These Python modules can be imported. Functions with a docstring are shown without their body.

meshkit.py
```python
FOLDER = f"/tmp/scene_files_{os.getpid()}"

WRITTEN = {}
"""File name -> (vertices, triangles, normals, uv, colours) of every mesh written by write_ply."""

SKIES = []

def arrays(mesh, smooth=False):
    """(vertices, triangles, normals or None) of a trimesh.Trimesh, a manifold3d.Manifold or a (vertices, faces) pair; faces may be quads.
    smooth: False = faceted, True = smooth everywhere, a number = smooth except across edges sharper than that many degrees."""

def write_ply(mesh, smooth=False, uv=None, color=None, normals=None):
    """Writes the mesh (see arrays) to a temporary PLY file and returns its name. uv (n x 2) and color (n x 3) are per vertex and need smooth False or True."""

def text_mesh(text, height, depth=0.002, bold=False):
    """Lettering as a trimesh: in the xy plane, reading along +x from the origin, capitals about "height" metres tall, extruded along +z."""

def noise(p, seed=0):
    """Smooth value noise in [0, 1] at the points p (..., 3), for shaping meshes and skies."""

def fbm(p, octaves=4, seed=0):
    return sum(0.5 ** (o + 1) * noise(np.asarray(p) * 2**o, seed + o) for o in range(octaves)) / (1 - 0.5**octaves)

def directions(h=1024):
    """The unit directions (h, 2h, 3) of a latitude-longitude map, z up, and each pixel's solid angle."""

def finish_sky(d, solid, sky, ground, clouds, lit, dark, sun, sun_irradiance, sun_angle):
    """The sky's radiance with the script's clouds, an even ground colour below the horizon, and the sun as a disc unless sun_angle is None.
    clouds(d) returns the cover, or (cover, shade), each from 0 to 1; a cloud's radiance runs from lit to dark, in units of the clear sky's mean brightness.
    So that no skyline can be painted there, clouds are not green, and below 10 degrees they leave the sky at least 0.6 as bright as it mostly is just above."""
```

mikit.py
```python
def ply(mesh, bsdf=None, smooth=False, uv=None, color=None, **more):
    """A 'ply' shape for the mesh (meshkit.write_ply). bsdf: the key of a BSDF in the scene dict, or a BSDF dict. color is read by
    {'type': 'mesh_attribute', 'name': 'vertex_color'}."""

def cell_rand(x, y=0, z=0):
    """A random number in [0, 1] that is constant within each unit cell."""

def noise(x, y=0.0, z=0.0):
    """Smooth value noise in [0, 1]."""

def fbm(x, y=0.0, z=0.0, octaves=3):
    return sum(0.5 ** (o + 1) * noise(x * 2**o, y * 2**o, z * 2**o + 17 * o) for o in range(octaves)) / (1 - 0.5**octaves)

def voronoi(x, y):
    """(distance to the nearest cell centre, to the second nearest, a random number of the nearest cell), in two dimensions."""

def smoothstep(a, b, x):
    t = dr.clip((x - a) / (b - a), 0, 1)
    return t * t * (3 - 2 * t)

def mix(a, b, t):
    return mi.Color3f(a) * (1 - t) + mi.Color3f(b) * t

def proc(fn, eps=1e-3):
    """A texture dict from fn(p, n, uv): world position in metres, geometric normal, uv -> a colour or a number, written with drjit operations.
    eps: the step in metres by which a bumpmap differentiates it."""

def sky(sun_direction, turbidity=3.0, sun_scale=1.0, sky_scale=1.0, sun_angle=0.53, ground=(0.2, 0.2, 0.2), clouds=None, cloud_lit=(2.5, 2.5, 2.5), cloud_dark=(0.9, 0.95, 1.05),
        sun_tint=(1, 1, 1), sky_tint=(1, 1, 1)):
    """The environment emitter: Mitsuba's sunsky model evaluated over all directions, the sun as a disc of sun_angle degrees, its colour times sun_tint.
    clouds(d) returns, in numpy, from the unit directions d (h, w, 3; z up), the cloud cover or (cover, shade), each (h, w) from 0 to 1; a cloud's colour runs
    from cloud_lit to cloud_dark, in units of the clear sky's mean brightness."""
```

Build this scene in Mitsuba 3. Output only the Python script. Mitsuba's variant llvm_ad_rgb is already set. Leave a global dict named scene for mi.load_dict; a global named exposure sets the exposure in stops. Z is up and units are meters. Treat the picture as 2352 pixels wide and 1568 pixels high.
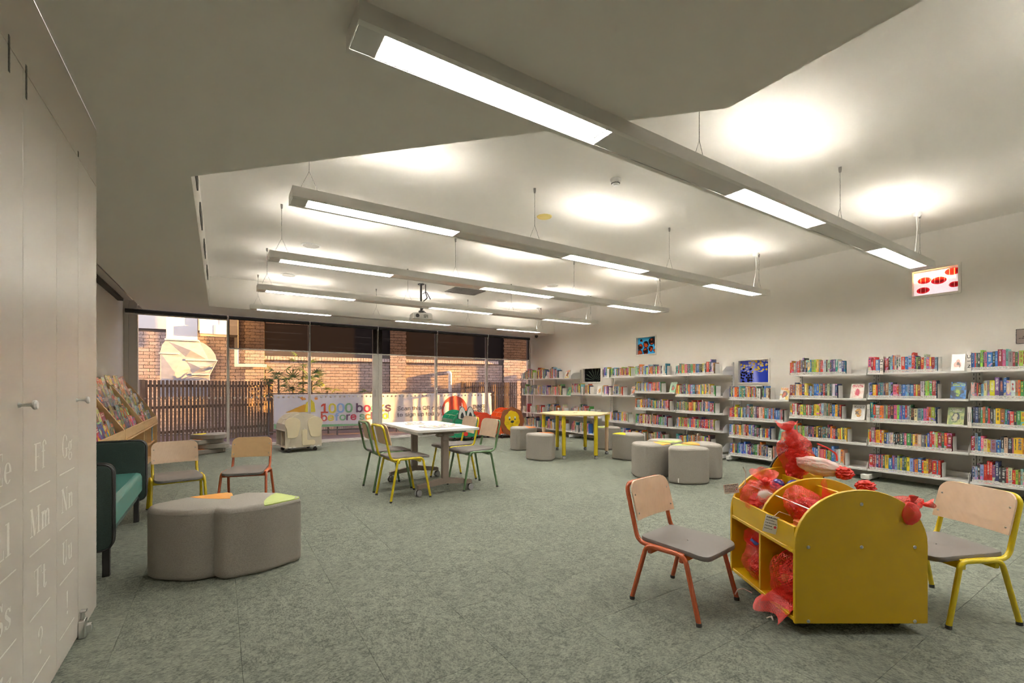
"""A children's library room: suspended light beams, shelving along the right wall, window wall to a brick alley."""
import math, random
import numpy as np
import drjit as dr
import mitsuba as mi
import trimesh
import shapely
from shapely.geometry import Polygon, box as sbox
from shapely.ops import unary_union
import mikit, meshkit
from mikit import proc, noise, fbm, cell_rand, smoothstep, mix

T = mi.ScalarTransform4f
PI = math.pi
scene, labels = {}, {}
random.seed(7)

# ------------------------------------------------------------------ camera, sky, exposure
CAM_H, F_PX, YAW, HORIZON = 1.22, 1038.8, 0.57280, 889.9
FW = np.array([math.sin(YAW), math.cos(YAW), 0.0])
scene['camera'] = {
    'type': 'perspective', 'fov': 2 * math.degrees(math.atan(1176 / F_PX)), 'fov_axis': 'x',
    'principal_point_offset_x': 0.0, 'principal_point_offset_y': (784 - HORIZON) / 1568,
    'near_clip': 0.05, 'far_clip': 200.0,
    'to_world': T().look_at(origin=[0, 0, CAM_H], target=[float(FW[0]), float(FW[1]), CAM_H], up=[0, 0, 1])}
exposure = 1.5

SUN_AZ, SUN_EL = math.radians(-17.5), math.radians(8.0)


def sky_clouds(d):
    n = meshkit.fbm(d * np.array([3.0, 3.0, 9.0]) + 5.0, 4, seed=3)
    cover = np.clip((n - 0.46) / 0.16, 0, 1)
    return cover, np.clip((0.62 - n) / 0.3, 0, 1)


scene['sky'] = mikit.sky((math.cos(SUN_AZ) * math.cos(SUN_EL), math.sin(SUN_AZ) * math.cos(SUN_EL), math.sin(SUN_EL)),
                         turbidity=3.5, sun_scale=17.0, sky_scale=12.0, sun_angle=0.7, clouds=sky_clouds,
                         cloud_lit=(1.6, 1.15, 0.95), cloud_dark=(0.75, 0.72, 0.85), sun_tint=(1.0, 0.93, 0.85), sky_tint=(0.94, 0.93, 1.14))
LAMP_DOWN = (30.0, 28.4, 25.8)      # radiance of each light segment, the same up and down
WINDOW_Y, RIGHT_X, LEFT_X = 10.75, 7.55, -1.48
SOFFIT_Z, CEIL_Z = 2.655, 3.19

# ------------------------------------------------------------------ keys
counts = {}


def key_for(name, parent=None):
    base = f'{parent}__{name}' if parent else name
    n = counts.get(base, 0)
    counts[base] = n + 1
    return base if n == 0 else f'{base}_{n:03d}'


def lab(key, label=None, cat=None, group=None, kind=None):
    d = labels.setdefault(key, {})
    if label:
        words_ = label.split()
        while len(words_) > 16 and 'the' in words_: words_.remove('the')
        d['label'] = ' '.join(words_)
    if cat: d['category'] = cat
    if group: d['group'] = group
    if kind: d['kind'] = kind
    return key


def thing(name, label, cat, group=None):
    return lab(key_for(name), label, cat, group)


def put(name, shape, parent=None, m=None, **k):
    """One entry of the scene from a shape dict (shared or not), placed by the matrix m."""
    key = key_for(name, parent)
    scene[key] = {**shape, 'to_world': m} if m is not None else dict(shape)
    if k: lab(key, **k)
    return key


def struct(name, shape, parent=None, m=None):
    key = put(name, shape, parent, m)
    if not parent: lab(key, kind='structure')
    return key


# ------------------------------------------------------------------ mesh helpers
class MB:
    """Collects pieces into one mesh."""

    def __init__(self): self.v, self.f, self.n = [], [], 0

    def add(self, v, f):
        v, f = np.asarray(v, float), np.asarray(f, int)
        if f.shape[1] == 4: f = np.vstack([f[:, [0, 1, 2]], f[:, [0, 2, 3]]])
        self.v.append(v); self.f.append(f + self.n); self.n += len(v)
        return self

    def mesh(self): return trimesh.Trimesh(np.vstack(self.v), np.vstack(self.f), process=False)

    def box(self, x0, x1, y0, y1, z0, z1, b=0.0): return self.add(*box(x0, x1, y0, y1, z0, z1, b))

    def tube(self, pts, r, n=10, caps=True): return self.add(*tube(pts, r, n, caps))

    def ply(self, mat, smooth=False): return mikit.ply(self.mesh(), mat, smooth)


def box(x0, x1, y0, y1, z0, z1, b=0.0):
    x0, x1 = min(x0, x1), max(x0, x1); y0, y1 = min(y0, y1), max(y0, y1); z0, z1 = min(z0, z1), max(z0, z1)
    if b <= 0:
        v = np.array([[x, y, z] for x in (x0, x1) for y in (y0, y1) for z in (z0, z1)], float)
        f = [[0, 1, 3, 2], [4, 6, 7, 5], [0, 4, 5, 1], [2, 3, 7, 6], [0, 2, 6, 4], [1, 5, 7, 3]]
        return v, np.array(f)
    b = min(b, (x1 - x0) * .45, (y1 - y0) * .45, (z1 - z0) * .45)
    lo, hi = np.array([x0, y0, z0]), np.array([x1, y1, z1])
    v, idx = [], {}
    for sx in (0, 1):
        for sy in (0, 1):
            for sz in (0, 1):
                s = np.array([sx, sy, sz]); c = np.where(s == 1, hi, lo); inn = np.where(s == 1, -b, b)
                for ax in range(3):
                    p = c + inn; p[ax] = c[ax]
                    idx[(sx, sy, sz, ax)] = len(v); v.append(p)
    f = []
    quad = [(0, 0), (1, 0), (1, 1), (0, 1)]
    for ax in range(3):
        o = [a for a in range(3) if a != ax]
        for side in (0, 1):
            q = []
            for (a, c) in quad:
                s = [0, 0, 0]; s[ax] = side; s[o[0]] = a; s[o[1]] = c
                q.append(idx[(*s, ax)])
            if (side == 1) != (ax == 1): f.append(q)
            else: f.append(q[::-1])
    for ax in range(3):            # edges along ax
        o = [a for a in range(3) if a != ax]
        for (a, c) in quad:
            s0 = [0, 0, 0]; s0[o[0]] = a; s0[o[1]] = c; s1 = list(s0); s1[ax] = 1
            q = [idx[(*s0, o[0])], idx[(*s1, o[0])], idx[(*s1, o[1])], idx[(*s0, o[1])]]
            pn = np.cross(np.subtract(v[q[1]], v[q[0]]), np.subtract(v[q[2]], v[q[0]]))
            d = np.zeros(3); d[o[0]] = 2 * a - 1; d[o[1]] = 2 * c - 1
            f.append(q if pn @ d > 0 else q[::-1])
    for sx in (0, 1):
        for sy in (0, 1):
            for sz in (0, 1):
                q = [idx[(sx, sy, sz, a)] for a in range(3)]
                pn = np.cross(np.subtract(v[q[1]], v[q[0]]), np.subtract(v[q[2]], v[q[0]]))
                if pn @ np.array([2 * sx - 1, 2 * sy - 1, 2 * sz - 1]) < 0: q = q[::-1]
                f.append([q[0], q[1], q[2], q[2]])
    return np.array(v), np.array(f)


def tube(pts, r, n=10, caps=True):
    p = np.asarray(pts, float)
    t = np.gradient(p, axis=0); t /= np.linalg.norm(t, axis=1, keepdims=True) + 1e-12
    a = np.cross(t[0], [0, 0, 1.0] if abs(t[0][2]) < .9 else [1.0, 0, 0]); a /= np.linalg.norm(a)
    rings, ang = [], np.arange(n) * 2 * PI / n
    rr = np.broadcast_to(r, (len(p),))
    for i in range(len(p)):
        a = a - t[i] * (a @ t[i]); a /= np.linalg.norm(a) + 1e-12
        b = np.cross(t[i], a)
        rings.append(p[i] + rr[i] * (np.cos(ang)[:, None] * a + np.sin(ang)[:, None] * b))
    v = np.vstack(rings); f = []
    for i in range(len(p) - 1):
        for j in range(n):
            f.append([i * n + j, i * n + (j + 1) % n, (i + 1) * n + (j + 1) % n, (i + 1) * n + j])
    if caps:
        v = np.vstack([v, p[:1], p[-1:]]); c0, c1 = len(v) - 2, len(v) - 1; m = (len(p) - 1) * n
        for j in range(n):
            f.append([c0, (j + 1) % n, j, j]); f.append([c1, m + j, m + (j + 1) % n, m + (j + 1) % n])
    return v, np.array(f)


def fillet(pts, rad, k=5):
    p = [np.asarray(q, float) for q in pts]; out = [p[0]]
    rads = rad if isinstance(rad, (list, tuple)) else [rad] * (len(p) - 2)
    for i in range(1, len(p) - 1):
        u, w = p[i - 1] - p[i], p[i + 1] - p[i]
        lu, lw = np.linalg.norm(u), np.linalg.norm(w); u, w = u / lu, w / lw
        half = math.acos(np.clip(u @ w, -1, 1)) / 2
        d = min(rads[i - 1] / math.tan(half), lu * .48, lw * .48)
        a, b = p[i] + u * d, p[i] + w * d
        for s in np.linspace(0, 1, k + 1):
            out.append((1 - s) ** 2 * a + 2 * s * (1 - s) * p[i] + s * s * b)
    out.append(p[-1])
    return np.array(out)


def round_poly(pts, rad, k=6):
    """A closed 2-D outline with rounded corners."""
    p = [np.asarray(q, float) for q in pts]; m = len(p); out = []
    rads = rad if isinstance(rad, (list, tuple)) else [rad] * m
    for i in range(m):
        u, w = p[i - 1] - p[i], p[(i + 1) % m] - p[i]
        lu, lw = np.linalg.norm(u), np.linalg.norm(w); u, w = u / lu, w / lw
        if rads[i] <= 0: out.append(p[i]); continue
        half = math.acos(np.clip(u @ w, -1, 1)) / 2
        d = min(rads[i] / math.tan(half), lu * .49, lw * .49)
        a, b = p[i] + u * d, p[i] + w * d
        for s in np.linspace(0, 1, k + 1):
            out.append((1 - s) ** 2 * a + 2 * s * (1 - s) * p[i] + s * s * b)
    return np.array(out)


def ccw(loop):
    a = np.asarray(loop, float)
    s = np.sum(a[:, 0] * np.roll(a[:, 1], -1) - np.roll(a[:, 0], -1) * a[:, 1])
    return a if s > 0 else a[::-1]


def inset(loop, d):
    p = np.asarray(loop, float); e = np.roll(p, -1, 0) - p
    ln = np.linalg.norm(e, axis=1, keepdims=True) + 1e-12
    nrm = np.stack([-e[:, 1], e[:, 0]], 1) / ln
    m = nrm + np.roll(nrm, 1, 0)
    m /= np.maximum((m ** 2).sum(1, keepdims=True) / 2, .5)
    return p + m * d


def cap(loop):
    poly = Polygon(loop)
    _, f = trimesh.creation.triangulate_polygon(poly, engine='earcut')
    vv, ff = trimesh.creation.triangulate_polygon(poly, engine='earcut')
    from scipy.spatial import cKDTree
    idx = cKDTree(loop).query(vv)[1]
    f = idx[ff]
    a = np.asarray(loop)[f]
    s = np.cross(a[:, 1] - a[:, 0], a[:, 2] - a[:, 0])
    return np.where((s < 0)[:, None], f[:, ::-1], f)


def loft(loop, levels):
    """A closed solid from a plan outline and levels [(z, inset)], bottom to top."""
    loop = ccw(loop); n = len(loop); v, f = [], []
    for z, d in levels:
        q = inset(loop, d) if abs(d) > 1e-9 else loop
        v.append(np.column_stack([q, np.full(n, z)]))
    for i in range(len(levels) - 1):
        for j in range(n):
            k = (j + 1) % n
            f += [[i * n + j, i * n + k, (i + 1) * n + k], [i * n + j, (i + 1) * n + k, (i + 1) * n + j]]
    c = cap(v[0][:, :2])
    f = np.vstack([np.array(f), c[:, ::-1], cap(v[-1][:, :2]) + (len(levels) - 1) * n])
    return np.vstack(v), f


def slab(loop, z0, z1, b=0.002):
    """A plate of the outline between z0 and z1 with a small chamfer."""
    return loft(loop, [(z0, b), (z0 + b, 0), (z1 - b, 0), (z1, b)] if b > 0 else [(z0, 0), (z1, 0)])


def extrude(poly, z0, z1):
    """A shapely polygon (holes allowed) between z0 and z1."""
    m = [trimesh.creation.extrude_polygon(g, z1 - z0, engine='earcut') for g in getattr(poly, 'geoms', [poly]) if g.area > 1e-9]
    m = trimesh.util.concatenate(m); m.apply_translation([0, 0, z0])
    return np.array(m.vertices), np.array(m.faces)


def lathe(profile, n=20):
    """profile [(r, z)] around the z axis."""
    pr = np.asarray(profile, float); ang = np.arange(n) * 2 * PI / n
    v = np.vstack([np.column_stack([r * np.cos(ang), r * np.sin(ang), np.full(n, z)]) for r, z in pr]); f = []
    for i in range(len(pr) - 1):
        for j in range(n):
            f.append([i * n + j, i * n + (j + 1) % n, (i + 1) * n + (j + 1) % n, (i + 1) * n + j])
    return v, np.array(f)


def move(vf, m):
    v, f = vf
    m = np.asarray(m.matrix if hasattr(m, 'matrix') else m, float)
    v = np.asarray(v) @ m[:3, :3].T + m[:3, 3]
    f = np.asarray(f)
    return v, (f[:, ::-1] if np.linalg.det(m[:3, :3]) < 0 else f)


def frame(o, ex, ey, ez):
    m = np.eye(4); m[:3, 0], m[:3, 1], m[:3, 2], m[:3, 3] = ex, ey, ez, o
    return m


def at(x, y, z=0.0, rot=0.0): return T().translate([x, y, z]).rotate([0, 0, 1], rot)


def arc(cx, cy, rx, ry, a0, a1, n):
    a = np.radians(np.linspace(a0, a1, n))
    return np.column_stack([cx + rx * np.cos(a), cy + ry * np.sin(a)])


def ellipsoid(c, r, n=14):
    m = trimesh.creation.uv_sphere(1.0, count=[n, n + 4])
    return np.array(m.vertices) * r + c, np.array(m.faces)


# ------------------------------------------------------------------ materials
def mat(name, rgb, rough=0.5, **k):
    if callable(rgb): col = proc(rgb)
    else: col = {'type': 'rgb', 'value': list(rgb)}
    scene[name] = {'type': 'twosided', 'b': {'type': 'principled', 'base_color': col, 'roughness': rough, **k}}
    return name


def diffuse(name, rgb):
    scene[name] = {'type': 'twosided', 'b': {'type': 'diffuse', 'reflectance': proc(rgb) if callable(rgb) else {'type': 'rgb', 'value': list(rgb)}}}
    return name
diffuse('m_ceiling', (0.80, 0.775, 0.73))
diffuse('m_wall', (0.76, 0.735, 0.69))
mat('m_white', (0.80, 0.79, 0.77), 0.38)
mat('m_beam', (0.78, 0.765, 0.735), 0.42)
scene['m_gloss_white'] = {'type': 'roughplastic', 'diffuse_reflectance': {'type': 'rgb', 'value': [0.66, 0.65, 0.63]}, 'alpha': 0.06, 'int_ior': 1.6}
mat('m_dark_slot', (0.05, 0.048, 0.045), 0.7)
mat('m_black', (0.012, 0.012, 0.013), 0.45)
mat('m_rubber', (0.02, 0.02, 0.02), 0.6)
mat('m_laminate', (0.62, 0.575, 0.53), 0.34)
mat('m_letter', (0.83, 0.80, 0.75), 0.5)
mat('m_steel', (0.55, 0.55, 0.55), 0.3, metallic=0.9)
mat('m_chrome', (0.75, 0.75, 0.75), 0.12, metallic=1.0)
mat('m_alu', (0.60, 0.575, 0.53), 0.42, metallic=0.25)
mat('m_louvre', (0.88, 0.88, 0.87), 0.22, metallic=1.0)
mat('m_wire', (0.20, 0.19, 0.18), 0.4, metallic=0.6)
scene['m_glass'] = {'type': 'thindielectric', 'int_ior': 1.5}
scene['m_blind'] = {'type': 'thindielectric', 'int_ior': 1.12, 'specular_transmittance': {'type': 'rgb', 'value': [0.13, 0.12, 0.12]}}


def carpet(p, n, uv):
    tile_x, tile_y = dr.floor((p.x - 0.08) / 0.5), dr.floor((p.y - 2.26) / 0.5)
    r = cell_rand(tile_x, tile_y, 3)
    turn = cell_rand(tile_x, tile_y, 9) > 0.5
    u, w = dr.select(turn, p.x, p.y), dr.select(turn, p.y, p.x)
    fine = noise(u * 170, w * 110, 2.0)
    mid = fbm(p.x * 38 + 20 * r, p.y * 38, 5.0, 3)
    loop = noise(u * 420, w * 300, 7.0)
    t = dr.clip(0.5 + (fine - .5) * 0.85 + (mid - .5) * 0.75 + (loop - .5) * .55, 0, 1)
    c = mix((0.052, 0.066, 0.050), (0.300, 0.325, 0.262), t)
    return c * (0.56 + 0.08 * r)


mat('m_carpet', carpet, 0.95)
diffuse('m_underlay', (0.03, 0.035, 0.03))
# ------------------------------------------------------------------ the room
BX0, BX1, BY0, BY1 = -0.58, RIGHT_X, -3.5, WINDOW_Y
m = MB()
m.box(LEFT_X, RIGHT_X + .1, BY0, WINDOW_Y + .08, -0.2, -0.006)
struct('floor', m.ply('m_underlay'))
tile_ply = MB().box(-.2496, .2496, -.2496, .2496, -0.008, 0.0, 0.0012).ply('m_carpet')
tiles = []
for i in range(-4, 16):
    for j in range(-12, 18):
        cx, cy = 0.08 + .5 * i + .25, 2.26 + .5 * j + .25
        if cx < LEFT_X - .2 or cx > RIGHT_X + .2 or cy > WINDOW_Y - .1 or cy < BY0: continue
        d = cx * FW[0] + cy * FW[1]; lat = cx * FW[1] - cy * FW[0]
        seen = d > 0.9 and abs(lat) < 1.2 * d + .3
        tiles.append((d if seen else 99 + d, cx, cy))
tiles.sort()
for d, cx, cy in tiles[:300]: put('carpet_tile', tile_ply, 'floor', T().translate([cx, cy, 0]))
m = MB()
for d, cx, cy in tiles[300:]: m.box(cx - .2496, cx + .2496, cy - .2496, cy + .2496, -.008, 0)
m.box(LEFT_X, RIGHT_X, WINDOW_Y - .2, WINDOW_Y, -.008, -.0005)
if m.n: lab(put('carpet_tile_rest', m.ply('m_carpet'), 'floor'), kind='stuff')

# high ceiling over the recess, the low soffit around it
struct('ceiling', MB().box(-0.6, RIGHT_X + .1, BY0, 9.75, CEIL_Z, CEIL_Z + .1).ply('m_ceiling'))
recess = Polygon([(-.167, 3.77), (-.167, 9.6), (RIGHT_X, 9.6), (RIGHT_X, BY0), (2.19, BY0), (2.19, 1.35)])
low = Polygon([(-1.195, 3.372), (-1.195, WINDOW_Y - .16), (RIGHT_X, WINDOW_Y - .16), (RIGHT_X, BY0), (-.58, BY0), (-.58, 3.372)]).difference(recess)
struct('ceiling_soffit', mikit.ply(trimesh.Trimesh(*extrude(low, SOFFIT_Z, CEIL_Z), process=False), 'm_ceiling'))
# slots for air in the soffit's upstand
vent = MB().box(0, .012, -.3, .3, -.05, .05, .004).ply('m_dark_slot')
for y in (4.35, 5.5, 6.75, 8.1): put('air_slot', vent, 'ceiling_soffit', T().translate([-.167, y, 2.93]))

m = MB(); m.box(RIGHT_X, RIGHT_X + .15, BY0, 1.683, 0, CEIL_Z); m.box(RIGHT_X, RIGHT_X + .15, 2.115, 3.952, 0, CEIL_Z)
m.box(RIGHT_X, RIGHT_X + .15, 4.455, 6.248, 0, CEIL_Z); m.box(RIGHT_X, RIGHT_X + .15, 6.748, 7.838, 0, CEIL_Z); m.box(RIGHT_X, RIGHT_X + .15, 8.45, WINDOW_Y + .1, 0, CEIL_Z)
for y0, y1, z0, z1 in ((1.683, 2.115, 2.40, 2.713), (3.952, 4.455, 1.31, 1.68), (6.248, 6.748, 1.93, 2.285), (7.838, 8.45, 1.36, 1.68)):
    m.box(RIGHT_X, RIGHT_X + .15, y0, y1, 0, z0); m.box(RIGHT_X, RIGHT_X + .15, y0, y1, z1, CEIL_Z)
struct('wall_right', m.ply('m_wall'))
struct('wall_back', MB().box(-1.7, RIGHT_X + .15, BY0 - .15, BY0, 0, CEIL_Z).ply('m_wall'))
struct('wall_left', MB().box(LEFT_X - .15, LEFT_X, 3.2, WINDOW_Y + .1, 0, CEIL_Z).ply('m_wall'))
struct('wall_near', MB().box(LEFT_X - .15, -1.145, BY0, 3.2, 0, CEIL_Z).ply('m_wall'))
struct('ceiling_slot', MB().box(LEFT_X, -.9, 3.3, WINDOW_Y + .1, CEIL_Z - .02, CEIL_Z + .1).ply('m_wall'))
m = MB().box(LEFT_X, -1.30, 3.3, 10.35, 2.76, 2.99, .004)
struct('trim_1', m.ply('m_alu'))
put('track_gap', MB().box(LEFT_X, -1.405, 3.3, 10.2, 2.715, 2.762).ply('m_dark_slot'), 'trim_1')

# ------------------------------------------------------------------ the light beams
BEAM_Z, BEAM_TOP, BEAM_W = 2.58, 2.656, 0.205
SEG_ALL = [(0.54, 1.76), (3.02, 4.22), (5.45, 6.65)]
bx1 = 6.81
h = BEAM_W / 2


def beam(y, which):
    SEG, bx0 = (SEG_ALL, 0.43) if y > .5 else (SEG_ALL[1:], 2.75)
    b = thing('light_beam', which, 'light fixture', 'suspended light beams')
    m = MB()
    for s in (-1, 1):
        m.box(bx0, bx1, y + s * h, y + s * (h - .004), BEAM_Z, BEAM_TOP - .001 if y < 2 else BEAM_TOP)      # sides
        m.box(bx0, bx1, y + s * h, y + s * (h - .028), BEAM_Z, BEAM_Z + .004)                              # lower flanges
    m.box(bx0, bx0 + .004, y - h, y + h, BEAM_Z, BEAM_TOP - .001); m.box(bx1 - .004, bx1, y - h, y + h, BEAM_Z, BEAM_TOP - .001)
    put('housing', m.ply('m_beam'), b)
    for x0, x1 in SEG:
        t2 = MB()
        for s in (-1, 1): t2.box(x0 - .005, x1 + .005, y + s * .024, y + s * (h - .005), BEAM_TOP - .008, BEAM_TOP - .004)
        put('top_cover', t2.ply('m_beam'), b)
    ends = [bx0 + .006] + [q for sg in SEG for q in (sg[0] - .004, sg[1] + .004)] + [bx1 - .006]
    blanks = list(zip(ends[::2], ends[1::2]))
    for x0, x1 in blanks:
        put('cover_plate', MB().box(x0, x1, y - h + .03, y + h - .03, BEAM_Z + .003, BEAM_Z + .007, .001).ply('m_gloss_white'), b)
        put('top_cover', MB().box(x0, x1, y - h + .005, y + h - .005, BEAM_TOP - .008, BEAM_TOP - .004).ply('m_beam'), b)
    for x0, x1 in SEG:
        lamp = MB()
        zl = BEAM_Z + .052
        lamp.add(*box(x0 + .02, x1 - .02, y - .055, y + .055, zl, zl + .010))
        e = lamp.ply('m_white')
        e['emitter'] = {'type': 'area', 'radiance': {'type': 'rgb', 'value': list(LAMP_DOWN)}}
        put('lamp', e, b)
        n = 26
        lv = MB()
        for i in range(n + 1):
            x = x0 + (x1 - x0) * i / n
            lv.box(x - .0008, x + .0008, y - h + .03, y + h - .03, BEAM_Z + .004, BEAM_Z + .034)
        for s in (-1, 1):
            lv.box(x0, x1, y + s * (h - .03), y + s * (h - .0315), BEAM_Z + .004, BEAM_TOP - .006)
        lab(put('louvre', lv.ply('m_louvre'), b), kind='stuff')
    return b


for k, y in enumerate((1.81, 3.64, 5.43, 7.25, 9.05)):
    txt = ['long white light beam nearest to the camera, fixed under the low soffit', 'white suspended light beam, second from the camera',
           'white suspended light beam, third from the camera, in front of the projector', 'white suspended light beam, fourth from the camera, just behind the projector',
           'white suspended light beam nearest to the window wall'][k]
    b = beam(y, txt)
    for i, x in enumerate((0.555, 2.615, 4.66, 6.69)):
        if k == 0 and i == 0: continue
        top = SOFFIT_Z if (k == 0 and i < 1) else CEIL_Z
        mid = BEAM_TOP + .17
        m = MB()
        m.tube([(x, y, top - .02), (x, y, mid)], .0022, 6)
        for s in (-1, 1): m.tube([(x, y, mid), (x + s * .075, y, BEAM_TOP - .004)], .0016, 5)
        put('wire', m.ply('m_wire'), b)
        put('wire_cap', MB().add(*move(lathe([(.0, -.045), (.009, -.045), (.011, -.03), (.013, 0)], 10), np.array(T().translate([x, y, top]).matrix))).ply('m_wire', 40), b)
    cx = 6.60
    put('ceiling_rose', MB().add(*move(lathe([(0, -.045), (.03, -.043), (.043, -.02), (.046, 0)], 16), np.array(T().translate([cx, y, CEIL_Z]).matrix))).ply('m_white', 40), b)
    zz = np.linspace(CEIL_Z - .04, BEAM_TOP - .004, 14)
    pts = [(cx + .035 * math.sin((CEIL_Z - z) * 9) * (1 if i not in (0, 13) else 0.4), y + .01, z) for i, z in enumerate(zz)]
    put('power_cord', MB().tube(pts, .005, 6).ply('m_white', True), b)

for k, y in enumerate((0.0, -1.81)):          # two added beams out of view, to brighten the soffit
    b = beam(y, ['white suspended light beam beside the camera, out of the picture', 'white suspended light beam behind the camera, out of the picture'][k])
    for x in (2.615, 4.66, 6.69): put('wire', MB().tube([(x, y, CEIL_Z), (x, y, BEAM_TOP)], .0022, 6).ply('m_wire'), b)
# ------------------------------------------------------------------ the window wall
WY = WINDOW_Y
MULL = [0.132, 1.646, 3.13, 4.633, 6.114]
EDGES = [-1.30] + MULL + [7.50]
mat('m_frame', (0.56, 0.535, 0.50), 0.45, metallic=0.15)
mat('m_dot', (0.66, 0.60, 0.58), 0.8)
m = MB()
m.box(LEFT_X, RIGHT_X + .1, WY - .02, WY + .12, 3.0, 3.5)
struct('wall_far', m.ply('m_wall'))
struct('ceiling_edge', MB().box(-1.6, RIGHT_X + .1, 9.75, WY + .12, CEIL_Z, CEIL_Z + .1).ply('m_ceiling'))
struct('trim_2', MB().box(LEFT_X, RIGHT_X, WY - .09, WY + .10, -.03, 0.03, .004).ply('m_frame'))
struct('trim_3', MB().box(LEFT_X, -1.41, WY - .03, WY + .07, 0, 3.0, .004).box(-1.41, -1.30, WY - .01, WY + .07, 0, 3.0, .004).ply('m_frame'))
struct('trim_4', MB().box(7.50, RIGHT_X, WY - .03, WY + .07, 0, 3.0, .004).ply('m_frame'))
dot_ply = mikit.ply(trimesh.Trimesh(*move(lathe([(0, .0006), (.021, .0006), (.0225, 0)], 14), frame([0, 0, 0], [1, 0, 0], [0, 0, 1], [0, -1, 0])), process=False), 'm_dot')
for i in range(6):
    x0, x1 = EDGES[i], EDGES[i + 1]
    w = struct(f'window_{i + 1}', MB().box(x0 + .024, x1 - .024, WY + .03, WY + .034, .03, 2.68).ply('m_frame'))
    scene[w] = MB().add([[x0 + .02, WY + .032, .03], [x1 - .02, WY + .032, .03], [x1 - .02, WY + .032, 3.0], [x0 + .02, WY + .032, 3.0]], [[0, 1, 2, 3]]).ply('m_glass')
    fr = MB()
    fr.box(x0 - .0, x0 + .024, WY - .02, WY + .07, .03, 3.0, .003).box(x1 - .024, x1, WY - .02, WY + .07, .03, 3.0, .003)
    fr.box(x0 + .02, x1 - .02, WY - .01, WY + .06, 2.66, 2.74, .003).box(x0 + .02, x1 - .02, WY, WY + .06, .03, .06, .003)
    if i in (2, 3): fr.box(*((x1 - .11, x1 - .024) if i == 2 else (x0 + .024, x0 + .11)), WY - .03, WY + .04, .03, 2.66, .004)
    put('frame', fr.ply('m_frame'), w)
    n = int((x1 - x0 - .12) / .0992)
    for k in range(n):
        x = x0 + (x1 - x0) / 2 + (k - (n - 1) / 2) * .0992
        put('dot', dot_ply, w, T().translate([x, WY + .031, 1.015]))
hd = MB().box(3.062, 3.092, WY - .052, WY - .03, 1.0, 1.19, .006).box(3.068, 3.086, WY - .085, WY - .05, 1.02, 1.17, .008)
put('handle', hd.ply('m_alu'), 'window_3')

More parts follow.
